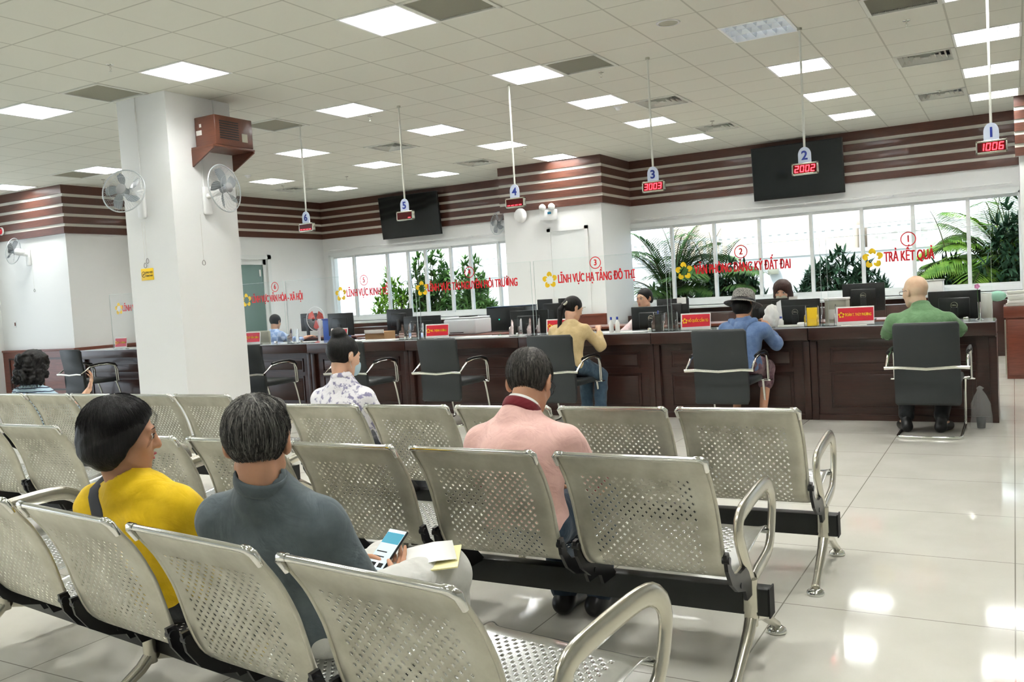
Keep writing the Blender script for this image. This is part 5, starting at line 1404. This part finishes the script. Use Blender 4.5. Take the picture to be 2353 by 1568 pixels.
def collar_ring(parent, J, c, M, s, m, name='collar', r=.060, hh=.020, t=.30, up_=.045, tilt=.35):
    """a turned-down collar round the neck, higher at the nape"""
    nk = J['neck']; ax = c + M @ V3(0, -.028, -.065) * s - nk; ax /= np.linalg.norm(ax)
    ax2 = ax + V3(0, tilt, 0) * 1.0; ax2 /= np.linalg.norm(ax2)
    a = np.cross(ax2, V3(1, 0, 0)); a /= np.linalg.norm(a); b = np.cross(ax2, a)
    o = nk + ax * up_
    g = MB().tube([Vector(o + a * r * .96 * math.cos(q) + b * r * math.sin(q)) for q in [2 * math.pi * k / 32 for k in range(32)]], hh, 10, closed=True, sx=t, sy=1.0, up=Vector(ax2))
    return obj(name, g, m, parent)
# ------------------------------------------------------------------ the people
def HP(c, M, s): return lambda p: c + M @ (np.array(p, float) * s)
def shell(f, c, M, s, r=(.082, .100, .092), cc=(0, -.016, .034), n=(0, .68, -.73), o=.0175, k=.0, ear=True):
    cc = np.array(cc); off = o - float(np.dot(n, cc))
    f.ell(c + M @ (cc * s), np.array(r) * s, M, k, '+', cut=[(n, off * s)])
    if ear:
        for q in (-1, 1): f.ell(c + M @ (V3(q * .092, -.004, -.012) * s), V3(.024, .027, .042) * s, M, .004, '-')
def surf_strands(name, parent, m, c, M, s, r, cc, n, seed, crown=(0, -.055, .10), L_=.07, keep=None, rr=.0006, lift=.003, wave=0):
    rnd = random.Random(seed); g = MB(); P = HP(c, M, s); cw = np.array(crown); r = np.array(r); cc = np.array(cc)
    made = 0; tries = 0
    while made < n and tries < n * 8:
        tries += 1
        v = np.array([rnd.gauss(0, 1) for _ in range(3)]); v /= np.linalg.norm(v)
        p = cc + v * r
        if keep and not keep(p): continue
        pts = []; q = p.copy(); ll = L_ * rnd.uniform(.4, 1.1); ph = rnd.uniform(0, 6)
        for i in range(5):
            u = (q - cc) / r; u /= np.linalg.norm(u); q = cc + u * r
            nrm = u / r; nrm /= np.linalg.norm(nrm)
            if keep and not keep(q) and i > 1: break
            pts.append(Vector(P(q + nrm * (lift * (.2 + .8 * math.sin(math.pi * i / 5)) * rnd.uniform(.5, 1.5)) + (V3(math.sin(ph + i), math.cos(ph + i), 0) * wave))))
            d = (q - cw) * np.array([1, 1, .6]) + V3(0, 0, -.05); d -= nrm * (d @ nrm); d /= np.linalg.norm(d) + 1e-9; q = q + d * ll / 5
        if len(pts) > 2: g.tube(pts, [rr] * (len(pts) - 1) + [rr * .3], 3, cap=False); made += 1
    return obj(name, g, m, parent)
def pad3(c, *ps):
    return c

# --- man in the grey polo, nearest row
M_poloG = clothmat('slate_grey_cotton', srgb(96, 106, 110), srgb(84, 94, 98)); M_lightpants = clothmat('pale_grey_trousers', srgb(206, 206, 200))
J = base_pose(.95, .37)
J.update(pelvis=(0, .0, .455), chest=(-.02, -.085, .68), neck=(-.03, -.15, .845), head=(-.025, -.165, .975), shL=(-.195, -.16, .765), shR=(.110, -.10, .765), elL=(-.275, .0, .55), elR=(.175, -.01, .53),
         wrL=(-.150, .265, .520), wrR=(.082, .185, .462), hipL=(-.09, .02, .455), hipR=(.09, .02, .455), knL=(-.12, .44, .46), knR=(.13, .44, .46), anL=(-.12, .42, .07), anR=(.13, .42, .07), toeL=(-.13, .57, .03), toeR=(.14, .57, .03))
Mh = Rot(33, 6, 0)
hands = {'L': (((.95, .22, .16), (.1, -.35, -.93)), -1, dict(curls=(.22, .30, .42, .55), thumb=((.55, -.55, .35), (.9, .0, .3)), spread=.10)),
         'R': (((-.28, .84, .44), (-.42, -.48, .77)), 1, dict(curls=(.10, .12, .14, .16), thumb=((-.10, .35, .95), (-.70, .60, .42)), spread=.05))}
grey, J_, M_, P_, hs_, sh_ = sitter('person', 'seated man with greying hair in a slate grey polo holding a phone', (-1.70, 1.83, 0), 0, SK1, J, .95, .005, Mh, .98, hands=hands, sleeve=1.28, girth=1.06,
        collar=True, shirt_m=M_poloG, pants_m=M_lightpants, shoe_m=M_black, wob=(.0028, 30))
c = J_['head']
f = Field(c - .2, c + .2, .0045); shell(f, c, Mh, .98, (.0855, .103, .096), (0, -.016, .032), (0, .60, -.80), .046, ear=True)
f.ell(c + Mh @ V3(0, .03, .085), (.07, .06, .035), Mh, .02); f.wob(.0016, 60, 3)
hg = fobj('hair', f, H_grey, grey, 1)
kp = lambda p: (p[1] * .60 - p[2] * .80) < .044 and not (abs(p[0]) > .06 and abs(p[1]) < .02 and p[2] < .02)
surf_strands('loose_hair', hg, H_grey, c, Mh, .98, (.0855, .103, .096), (0, -.016, .032), 1500, 5, keep=kp, L_=.075, lift=.0035)
surf_strands('grey_hair_strands', hg, mat('silver_hair', srgb(150, 148, 140), .4), c, Mh, .98, (.0857, .1032, .0962), (0, -.016, .032), 420, 6, keep=kp, L_=.06, lift=.003, rr=.0005)
# collar of the polo
collar_ring(grey, J_, c, Mh, .98, M_poloG, r=.066, up_=.038)
# the phone, held in both hands
rt = thing('smartphone', 'black smartphone with a lit screen held by the man in grey', 'phone', (-1.69, 2.12, .56), 0)
pm = Matrix.Rotation(R(-54), 4, 'X') @ Matrix.Rotation(R(5), 4, 'Y')
obj('case', MB().box(-.037, .037, -.0045, .0045, -.078, .078, .004).xform(pm), M_black, rt)
M_scr = mat('lit_phone_screen', srgb(170, 190, 200), .2, emit=srgb(196, 214, 222), es=.32)
sc = obj('screen', MB().box(-.034, .034, -.0052, -.0045, -.074, .074, .001).xform(pm), M_scr, rt)
obj('picture_on_screen', MB().box(-.033, .033, -.0056, -.0052, .022, .062).xform(pm), mat('screen_teal', srgb(52, 128, 150), .3, emit=srgb(70, 140, 160), es=.3), sc)
for z_ in (-.012, -.030): obj('text_line', MB().box(-.028, .012, -.0056, -.0052, z_, z_ + .004).xform(pm), M_gap, sc)
for x_ in (-.020, .008): obj('thumbnail', MB().box(x_, x_ + .018, -.0056, -.0052, -.066, -.050).xform(pm), M_gap, sc)
# papers on his lap
o = MB().box(-.12, .12, -.085, .085, 0, .004).build('paper_folder', mat('pale_yellow_paper', srgb(240, 232, 176), .7)); o.location = (-1.60, 2.17, .52); o.rotation_euler = (R(6), R(-4), R(28)); tag(o, 'pale yellow folder lying on the lap of the man in grey', 'folder')
o = MB().prism([(-.11, 0), (-.05, .006), (.04, .015), (.10, .011), (.10, .0125), (.04, .0165), (-.05, .0075), (-.11, .0015)], -.07, .07, 'Y', True).build('paper_sheet', M_paper); o.location = (-1.60, 2.18, .527); o.rotation_euler = (R(8), R(-3), R(38)); tag(o, 'loose translucent white sheet on the yellow folder', 'paper')

# --- woman in yellow, nearest row
M_yel = clothmat('mustard_yellow_cotton', srgb(222, 186, 32), srgb(208, 172, 22), 700); M_dark = clothmat('charcoal_cloth', srgb(52, 54, 58))
J = base_pose(.93, .37)
J.update(pelvis=(0, .0, .455), chest=(-.03, -.07, .66), neck=(-.055, -.11, .815), head=(-.065, -.11, .955), shL=(-.20, -.12, .745), shR=(.10, -.06, .745), elL=(-.25, .02, .54), elR=(.18, .07, .54),
         wrL=(-.10, .25, .52), wrR=(.10, .27, .52), hipL=(-.09, .02, .455), hipR=(.09, .02, .455), knL=(-.10, .43, .45), knR=(.10, .43, .45), anL=(-.10, .42, .07), anR=(.10, .42, .07), toeL=(-.11, .56, .03), toeR=(.11, .56, .03))
Mh = Rot(-36, 8, 2)
yel, J_, M_, P_, hs_, sh_ = sitter('person', 'seated woman with a black bob in a mustard yellow blouse, face in profile', (-2.33, 1.87, 0), 0, SK1, J, .93, .005, Mh, .96, fem=True, sleeve=1.3, shirt_m=M_yel, pants_m=M_dark, shoe_m=M_black, wob=(.0042, 30), nosek=1.0, neck_r=.048)
c = J_['head']
def bob(f):
    P = HP(c, Mh, .96)
    f.ell(P((0, -.018, .028)), V3(.096, .112, .102), Mh, 0)
    f.ell(P((0, -.036, -.035)), V3(.098, .092, .075), Mh, .03)
    for q in (-1, 1): f.ell(P((q * .068, .012, -.020)), V3(.028, .050, .068), Mh, .03)
    f.plane(P((0, .066, .045)), Mh @ V3(0, .86, -.51))
    f.ell(P((0, .100, -.02)), V3(.060, .05, .075), Mh, .012, '-')
    f.ell(P((0, .035, -.14)), V3(.070, .075, .08), Mh, .01, '-')
    f.wob(.0018, 70, 4)
f = Field(c - .2, c + .2, .0045); bob(f); hy = fobj('hair', f, H_black, yel, 1)
kp = lambda p: p[1] * .86 - p[2] * .51 < .027 and p[2] > -.06
surf_strands('loose_hair', hy, H_black, c, Mh, .96, (.1005, .116, .1065), (0, -.018, .028), 1300, 15, keep=kp, L_=.11, lift=.003, rr=.0006)
g = MB(); P = HP(c, Mh, .96)
for k in range(5):
    a = .0035 * k
    g.tube([Vector(P(q)) for q in ((.02 + a, .055, .118 - a), (.045 + a, .098 - a * .4, .075), (.058 + a * .6, .098 - a, .03), (.068 + a * .3, .078 - a * .5, -.02 - a * .6))], [.0004, .0005, .0004, .0002], 3, cap=False)
obj('fringe_strands', g, H_black, hy)
from mathutils.bvhtree import BVHTree
bv = BVHTree.FromPolygons([v.co[:] for v in sh_.data.vertices], [p_.vertices[:] for p_ in sh_.data.polygons])
pts = []
for k in range(15):
    t = k / 14; x_, z_ = -.150 + .13 * t ** 1.15, .80 - .30 * t
    h_ = bv.ray_cast(Vector((x_, -1, z_)), Vector((0, 1, 0)))
    if h_[0] is not None: pts.append(h_[0] + Vector((0, -.003, 0)))
q0 = pts[0]; hz = bv.ray_cast(Vector((q0.x - .004, q0.y + .05, 1.2)), Vector((0, 0, -1)))
pre = [hz[0] + Vector((0, 0, .003))] if hz[0] is not None and hz[0].z > .6 else []
hz2 = bv.ray_cast(Vector((q0.x + .004, q0.y + .11, 1.2)), Vector((0, 0, -1)))
if hz2[0] is not None and hz2[0].z > .6: pre = [hz2[0] + Vector((0, 0, .003))] + pre
g = MB().tube(pre + pts, .026, 8, sy=.16, up=(0, -1, .25))
obj('bag_strap', g, mat('charcoal_webbing', srgb(62, 64, 72), .7), yel)
g = MB().tube([Vector(P(q)) for q in ((.080, -.008, -.038), (.081, -.008, -.046))], .0035, 8); obj('earring', g, M_yellow, yel)

# --- man in the pink polo, middle row
M_pink = clothmat('dusty_pink_cotton', srgb(226, 186, 176), srgb(216, 174, 166)); M_maroon = clothmat('maroon_rib', srgb(112, 34, 42)); M_jean = clothmat('dark_denim', srgb(38, 52, 66), srgb(52, 68, 84))
J = base_pose(.97, .37)
J.update(pelvis=(0, -.02, .455), chest=(0, -.04, .70), neck=(-.015, .0, .855), head=(-.01, .085, .975), shL=(-.18, -.02, .765), shR=(.165, .02, .765), elL=(-.25, .10, .58), elR=(.235, .12, .58),
         wrL=(-.10, .33, .55), wrR=(.08, .34, .54), knL=(-.12, .42, .46), knR=(.12, .42, .46), anL=(-.02, .30, .07), anR=(.12, .32, .07), toeL=(-.02, .45, .03), toeR=(.14, .46, .03))
Mh = Rot(7, 30, 0)
pnk, J_, M_, P_, hs_, sh_ = sitter('person', 'seated man in a pink polo with maroon collar bowing his head', (-1.62, 2.90, 0), 0, SK1, J, .97, .006, Mh, 1.03, sleeve=.86, girth=1.05, collar=True, shirt_m=M_pink, pants_m=M_jean, shoe_m=M_black, wob=(.0032, 28))
c = J_['head']
f = Field(c - .2, c + .2, .005); shell(f, c, Mh, 1.03, (.0835, .102, .095), (0, -.016, .032), (0, .60, -.80), .040); f.wob(.0014, 60, 8)
hp = fobj('hair', f, H_grey2, pnk, 1)
kp = lambda p: (p[1] * .60 - p[2] * .80) < .038 and not (abs(p[0]) > .06 and abs(p[1]) < .02 and p[2] < .02)
surf_strands('loose_hair', hp, H_grey2, c, Mh, 1.03, (.0835, .102, .095), (0, -.016, .032), 900, 25, keep=kp, L_=.06, lift=.003, rr=.0007)
collar_ring(pnk, J_, c, Mh, 1.03, M_maroon, r=.070, up_=.030, hh=.021); collar_ring(pnk, J_, c, Mh, 1.03, M_paper, 'white_undershirt', r=.059, up_=.046, hh=.018)
g = MB()
for q in 'LR':
    a = J_['el' + q] - J_['sh' + q]; b = J_['sh' + q] + a * .88; u = a / np.linalg.norm(a)
    g.tube([Vector(b - u * .012), Vector(b + u * .012)], .0625, 20, cap=False)
obj('sleeve_band', g, M_maroon, pnk)
def glasses(parent, c, M, s, m, w=.026, hh=.018):
    P = HP(c, M, s); g = MB()
    for q in (-1, 1):
        g.tube([Vector(P((q * .033 + w * math.cos(t), .104, .004 + hh * math.sin(t)))) for t in [2 * math.pi * k / 20 for k in range(20)]], .0016 * s, 6, closed=True)
        g.tube([Vector(P(p)) for p in ((q * .058, .102, .008), (q * .080, .06, .008), (q * .083, .0, .010), (q * .082, -.02, -.006))], .0017 * s, 6)
    g.tube([Vector(P(p)) for p in ((-.007, .106, .006), (0, .108, .009), (.007, .106, .006))], .0015 * s, 6)
    return obj('glasses', g, m, parent)
glasses(pnk, c, Mh, 1.03, M_black)

# --- masked woman in the floral shirt, far row
M_floral = clothmat('floral_cotton', srgb(232, 230, 236)); _n, _mp, _r = noise_col(M_floral, srgb(236, 234, 238), srgb(146, 142, 172), 27, 5, (1, 1, 1), .52, .58)
M_mask = mat('pale_blue_mask', srgb(178, 206, 216), .7)
J = base_pose(.93, .37)
J.update(pelvis=(0, -.02, .455), chest=(0, -.05, .70), neck=(.0, -.04, .87), head=(.012, .0, 1.035), shL=(-.16, -.05, .785), shR=(.135, -.02, .785), elL=(-.21, .06, .58), elR=(.225, .06, .56), wrL=(-.08, .28, .50), wrR=(.10, .28, .50))
J['head'] = (-.01, -.005, 1.02)
Mh = Rot(-12, 14, 0)
flo, J_, M_, P_, hs_, sh_ = sitter('person', 'seated woman with a hair bun and face mask in a white and violet floral shirt', (-3.33, 3.93, 0), 0, SK2, J, .95, .007, Mh, .97, fem=True, sleeve=1.3, collar=True, shirt_m=M_floral, pants_m=M_dark, shoe_m=M_black, wob=(.003, 30), neck_r=.046)
c = J_['head']; P = HP(c, Mh, .97)
f = Field(c - .22, c + .22, .006); shell(f, c, Mh, .97, (.0835, .102, .095), (0, -.016, .032), (0, .72, -.69), .018)
f.ell(P((0, -.058, .118)), V3(.046, .046, .042), Mh, .012); f.wob(.0012, 80, 5); hf = fobj('hair', f, H_black, flo, 1)
g = MB().tube([Vector(P((.030 * math.cos(t), -.042 + .026 * math.sin(t), .094 + .010 * math.sin(t)))) for t in [2 * math.pi * k / 18 for k in range(18)]], .006, 6, closed=True); obj('hair_tie', g, M_dark, hf)
f = Field(c - .16, c + .16, .005); f.ell(P((0, .062, -.058)), V3(.057, .056, .058), Mh, 0); f.ell(P((0, .108, -.035)), V3(.020, .014, .026), Mh, .02)
f.plane(P((0, .06, -.008)), Mh @ V3(0, .25, 1)); f.plane(P((0, .018, -.05)), Mh @ V3(0, -1, -.25)); f.plane(P((0, .05, -.112)), Mh @ V3(0, .2, -1)); mk = fobj('face_mask', f, M_mask, flo, 1)
g = MB()
for q in (-1, 1):
    g.tube([Vector(P(p)) for p in ((q * .052, .045, -.018), (q * .074, .006, .004), (q * .088, -.014, .02), (q * .087, -.026, 0), (q * .078, -.016, -.03))], .0014, 5)
    g.tube([Vector(P(p)) for p in ((q * .048, .04, -.09), (q * .070, .01, -.06), (q * .080, -.012, -.035))], .0014, 5)
obj('ear_loop', g, M_paper, mk)
collar_ring(flo, J_, c, Mh, .97, M_floral, r=.060, up_=.028, hh=.017)

# --- curly-haired woman in the striped shirt, left
M_stripe = clothmat('striped_knit', srgb(150, 174, 190))
N, L, b = nt(M_stripe); tc = N.new('ShaderNodeTexCoord'); wv = N.new('ShaderNodeTexWave'); wv.bands_direction = 'Z'; wv.inputs['Scale'].default_value = 11; wv.inputs['Distortion'].default_value = 2.0; wv.inputs['Detail'].default_value = 2
rr = N.new('ShaderNodeValToRGB'); rr.color_ramp.elements[0].color = (*srgb(22, 34, 66), 1); rr.color_ramp.elements[0].position = .12; rr.color_ramp.elements[1].color = (*srgb(176, 200, 214), 1); rr.color_ramp.elements[1].position = .2
L.new(tc.outputs['Object'], wv.inputs[0]); L.new(wv.outputs['Fac'], rr.inputs[0]); L.new(rr.outputs[0], b.inputs['Base Color'])
J = base_pose(.93, .37)
J.update(pelvis=(0, -.02, .45), chest=(0, -.05, .66), neck=(.0, -.03, .83), head=(-.0, .01, .965), shL=(-.155, -.04, .75), shR=(.16, -.03, .75), elL=(-.22, .06, .55), elR=(.27, .12, .60), wrL=(-.08, .28, .50), wrR=(.24, .30, .745))
Mh = Rot(8, 12, 0)
cur, J_, M_, P_, hs_, sh_ = sitter('person', 'seated woman with black curly hair in a blue striped top', (-6.84, 4.28, 0), 0, SK2, J, .93, .008, Mh, .95, fem=True, sleeve=1.15, shirt_m=M_stripe, pants_m=M_dark, shoe_m=M_paper, neck_r=.046,
        hands={'R': (((.25, .2, .95), (-.3, -.6, -.2)), 1, dict(curls=(.3, .35, .4, .5), spread=.12))})
c = J_['head']; P = HP(c, Mh, .95)
f = Field(c - .27, c + .27, .007); f.ell(P((0, -.018, .03)), V3(.105, .118, .108), Mh, 0); f.ell(P((0, -.045, -.075)), V3(.12, .09, .095), Mh, .04)
rnd = random.Random(5)
for k in range(150):
    a = rnd.uniform(-.15 * math.pi, 1.15 * math.pi) + math.pi; z = rnd.uniform(-.15, .08); r_ = .10 + .02 * rnd.random() + (.012 if z < -.05 else 0)
    f.ell(P((r_ * math.cos(a), -.03 + r_ * .95 * math.sin(a), z)), V3(.02, .02, .022) * rnd.uniform(.7, 1.2), None, .008)
f.ell(P((0, .105, -.05)), V3(.072, .07, .105), Mh, .01, '-'); f.wob(.004, 90, 5); hc_ = fobj('hair', f, H_black, cur, 1)
g = MB()
for k in range(260):
    a = rnd.uniform(0, math.pi) + math.pi; r0 = .115; pts = []; ph = rnd.uniform(0, 6); z = rnd.uniform(-.13, .09)
    for i in range(7): pts.append(Vector(P((r0 * math.cos(a) + .009 * math.sin(ph + i * 1.7) + .003 * i * math.cos(a), -.03 + r0 * math.sin(a) + .009 * math.cos(ph + i * 1.7), z - .014 * i))))
    g.tube(pts, .0011, 3, cap=False)
obj('curls', g, H_black, hc_)

# --- woman with a ponytail at counter 4
M_beige = clothmat('beige_jacket', srgb(206, 184, 138), srgb(194, 170, 124)); M_jean2 = clothmat('blue_denim', srgb(54, 74, 92), srgb(72, 94, 112))
J = base_pose(.97, .49)
J.update(pelvis=(0, .02, .60), chest=(.0, .05, .83), neck=(.02, .10, .99), head=(.02, .16, 1.135), shL=(-.155, .07, .93), shR=(.165, .09, .93), elL=(-.19, .22, .78), elR=(.265, .20, .76), wrL=(-.04, .44, .895), wrR=(.16, .43, .905),
         hipL=(-.09, .05, .60), hipR=(.09, .05, .60), knL=(.04, .34, .46), knR=(.20, .33, .46), anL=(.04, .30, .08), anR=(.20, .28, .08), toeL=(.05, .42, .03), toeR=(.21, .40, .03))
Mh = Rot(-32, 22, 0)
pon, J_, M_, P_, hs_, sh_ = sitter('person', 'woman with a long black ponytail in a beige jacket at counter 4', (-3.79, 7.72, 0), 0, SK2, J, .97, .009, Mh, .97, fem=True, sleeve=1.75, shirt_m=M_beige, pants_m=M_jean2, shoe_m=M_paper, wob=(.005, 26), neck_r=.046, hem=.56)
c = J_['head']; P = HP(c, Mh, .97)
f = Field(c - .45, c + .2, .007); shell(f, c, Mh, .97, (.0835, .102, .095), (0, -.016, .032), (0, .70, -.71), .022)
f.cone(P((0, -.105, .03)), P((-.01, -.135, -.06)), .022, .026, .01); f.cone(P((-.01, -.135, -.06)), c + V3(-.10, -.17, -.42), .028, .012, .01); f.wob(.0014, 60, 5); hh = fobj('hair', f, H_black, pon, 1)
obj('scrunchie', MB().tube([Vector(P((.030 * math.cos(t), -.112 + .012 * math.sin(t), .022 + .024 * math.sin(t)))) for t in [2 * math.pi * k / 18 for k in range(18)]], .010, 8, closed=True), M_grille, hh)

# --- woman in the sun hat
M_hood = clothmat('washed_blue_jersey', srgb(106, 130, 168), srgb(86, 110, 150)); M_hat = mat('black_white_straw', srgb(96, 96, 92), .8)
_n, _mp, _r = noise_col(M_hat, srgb(34, 34, 34), srgb(176, 174, 166), 190, 2, (1, 1, 1), .42, .6)
J = base_pose(.97, .47)
J.update(pelvis=(0, -.02, .56), chest=(.0, .02, .79), neck=(.0, .06, .95), head=(-.01, .10, 1.085), shL=(-.165, .03, .88), shR=(.165, .04, .88), elL=(-.22, .20, .73), elR=(.25, .20, .72), wrL=(-.08, .46, .895), wrR=(.10, .46, .90),
         knL=(-.12, .30, .50), knR=(.13, .30, .50), anL=(-.12, .10, .09), anR=(.13, .06, .09), toeL=(-.13, .22, .03), toeR=(.14, .18, .03))
Mh = Rot(-12, 16, 0)
M_capri = clothmat('patterned_plum_capris', srgb(88, 60, 70), srgb(150, 120, 126))
hat, J_, M_, P_, hs_, sh_ = sitter('person', 'woman in a woven sun hat and washed blue hooded top', (-2.13, 7.93, 0), 0, SK1, J, .97, .009, Mh, .97, fem=True, sleeve=1.6, shirt_m=M_hood, pants_m=M_capri, shoe_m=M_black, wob=(.0055, 26), legs_bare=True, hem=.5)
c = J_['head']; P = HP(c, Mh, .97)
f = Field(c - .2, c + .2, .008); f.ell(P((0, -.03, -.02)), V3(.088, .095, .085), Mh, 0); f.ell(P((0, .11, -.03)), V3(.075, .07, .12), Mh, .01, '-'); fobj('hair', f, H_black, hat, 1)
MM = Matrix([list(r_) for r_ in Mh]).to_4x4(); MM.translation = Vector(P((0, -.008, .035)))
ht = obj('sun_hat', MB().lathe([(.165, -.030), (.168, -.026), (.120, -.008), (.104, .0), (.101, .03), (.094, .085), (.070, .112), (.03, .120), (0, .121)], 36).xform(MM @ Matrix.Diagonal((1, 1.1, 1, 1))), M_hat, hat)
obj('hat_band', MB().lathe([(.1055, .002), (.1045, .022), (.102, .022)], 36).xform(MM @ Matrix.Diagonal((1, 1.1, 1, 1))), M_black, ht)
f = Field(V3(-.25, -.2, .75), V3(.25, .25, 1.1), .008); f.cone((-.10, .02, .945), (0, -.075, .88), .035, .045, .03, sq=((0, 1, .4), .6)); f.cone((.10, .03, .945), (0, -.075, .88), .035, .045, .03, sq=((0, 1, .4), .6)); f.cone((0, -.07, .90), (0, -.085, .80), .05, .02, .03, sq=((0, 1, 0), .5)); f.wob(.003, 40, 2); fobj('hood', f, M_hood, hat, 1)

# --- bald man in green
M_green = clothmat('sage_green_cotton', srgb(112, 148, 108), srgb(98, 134, 94)); M_blackcloth = clothmat('black_cloth', srgb(26, 28, 30))
J = base_pose(1.0, .47)
J.update(pelvis=(0, -.02, .565), chest=(.0, .03, .82), neck=(.01, .09, .985), head=(-.035, .135, 1.135), shL=(-.20, .05, .90), shR=(.20, .05, .90), elL=(-.275, .20, .78), elR=(.285, .22, .80), wrL=(-.12, .44, .895), wrR=(.10, .46, .90),
         knL=(-.14, .32, .52), knR=(.17, .32, .52), anL=(-.12, -.06, .10), anR=(.14, -.06, .10), toeL=(-.18, .10, .04), toeR=(.19, .09, .04))
Mh = Rot(46, 8, 0)
bal, J_, M_, P_, hs_, sh_ = sitter('person', 'bald man with glasses in a sage green polo at counter 1', (-.68, 7.90, 0), 0, SK3, J, 1.02, .009, Mh, 1.10, sleeve=.95, girth=1.10, collar=True, shirt_m=M_green, pants_m=M_blackcloth, shoe_m=M_black, wob=(.004, 26), hem=.5)
c = J_['head']; glasses(bal, c, Mh, 1.10, M_black)
collar_ring(bal, J_, c, Mh, 1.10, M_green, r=.070, up_=.030, hh=.018)

# --- clerk with tied dark hair, behind counter 3
M_uni = clothmat('white_pink_blouse', srgb(232, 222, 220), srgb(220, 190, 194)); 
J = base_pose(.95, .46)
J.update(pelvis=(0, 0, .55), chest=(.0, .04, .79), neck=(.0, .07, .985), head=(.0, .105, 1.165), shL=(-.155, .05, .88), shR=(.155, .05, .88), elL=(-.22, .24, .74), elR=(.26, .24, .74), wrL=(-.14, .48, .76), wrR=(.26, .50, .80))
J['head'] = (.0, .105, 1.165)
Mh = Rot(-22, 4, 0)
ck3, J_, M_, P_, hs_, sh_ = sitter('person', 'clerk with tied-back dark hair facing us behind the counter 3 screen', (-3.80, 10.0, 0), R(180), SK2, J, .97, .009, Mh, .98, fem=True, sleeve=.9, shirt_m=M_uni, pants_m=M_dark, shoe_m=M_black, neck_r=.046)
c = J_['head']
f = Field(c - .2, c + .2, .007); shell(f, c, Mh, .98, (.084, .103, .095), (0, -.016, .032), (0, .82, -.57), .026, ear=False); f.ell(c + Mh @ V3(0, -.11, -.02), V3(.03, .03, .05), Mh, .02); fobj('hair', f, H_black, ck3, 1)
# --- clerk with the brown bob, behind counter 2
J = base_pose(.95, .46)
J.update(pelvis=(0, 0, .55), chest=(.0, .06, .78), neck=(.0, .11, .95), head=(.0, .17, 1.165), shL=(-.155, .07, .88), shR=(.155, .07, .88), elL=(-.21, .26, .74), elR=(.20, .28, .76), wrL=(-.08, .50, .80), wrR=(.10, .56, .86))
Mh = Rot(0, 10, 0)
ck2, J_, M_, P_, hs_, sh_ = sitter('person', 'clerk with a brown bob and black top looking down behind counter 2', (-2.14, 9.78, 0), R(180), SK2, J, .97, .009, Mh, .98, fem=True, sleeve=1.7, shirt_m=M_blackcloth, pants_m=M_dark, shoe_m=M_black, neck_r=.046)
c = J_['head']; P = HP(c, Mh, .98)
f = Field(c - .22, c + .22, .007); f.ell(P((0, -.012, .030)), V3(.098, .112, .105), Mh, 0); f.ell(P((0, -.03, -.05)), V3(.105, .085, .085), Mh, .03); f.ell(P((0, .11, -.055)), V3(.058, .075, .092), Mh, .01, '-'); f.wob(.0014, 60, 5); fobj('hair', f, H_brown, ck2, 1)
f = Field(c - .16, c + .16, .007); f.ell(P((0, .062, -.058)), V3(.057, .056, .058), Mh, 0); f.plane(P((0, .06, -.018)), Mh @ V3(0, .25, 1)); f.plane(P((0, .018, -.05)), Mh @ V3(0, -1, -.25)); fobj('face_mask', f, M_grille, ck2, 1)
# --- man in light blue, far left staff desk
M_lblue = clothmat('light_blue_check', srgb(150, 176, 220)); N, L, b = nt(M_lblue); tc = N.new('ShaderNodeTexCoord'); ck = N.new('ShaderNodeTexChecker'); ck.inputs['Scale'].default_value = 14; ck.inputs['Color1'].default_value = (*srgb(142, 170, 218), 1); ck.inputs['Color2'].default_value = (*srgb(184, 204, 236), 1); L.new(tc.outputs['Object'], ck.inputs[0]); L.new(ck.outputs[0], b.inputs['Base Color'])
J = base_pose(.97, .46)
J.update(pelvis=(0, 0, .55), chest=(.0, .06, .78), neck=(.0, .10, .95), head=(.0, .14, 1.09), shL=(-.18, .07, .88), shR=(.18, .07, .88), elL=(-.25, .18, .72), elR=(.30, .22, .76), wrL=(-.12, .40, .80), wrR=(.36, .46, .82))
Mh = Rot(10, 16, 0)
blu, J_, M_, P_, hs_, sh_ = sitter('person', 'man in a light blue check shirt with his back to us', (-10.28, 10.35, 0), 0, SK2, J, .97, .010, Mh, .97, sleeve=1.6, shirt_m=M_lblue, pants_m=M_dark, shoe_m=M_black, show_face=False)
c = J_['head']
f = Field(c - .2, c + .2, .008); shell(f, c, Mh, .97, (.088, .106, .098), (0, -.016, .03), (0, .60, -.80), .055, ear=True); fobj('hair', f, H_black, blu, 1)
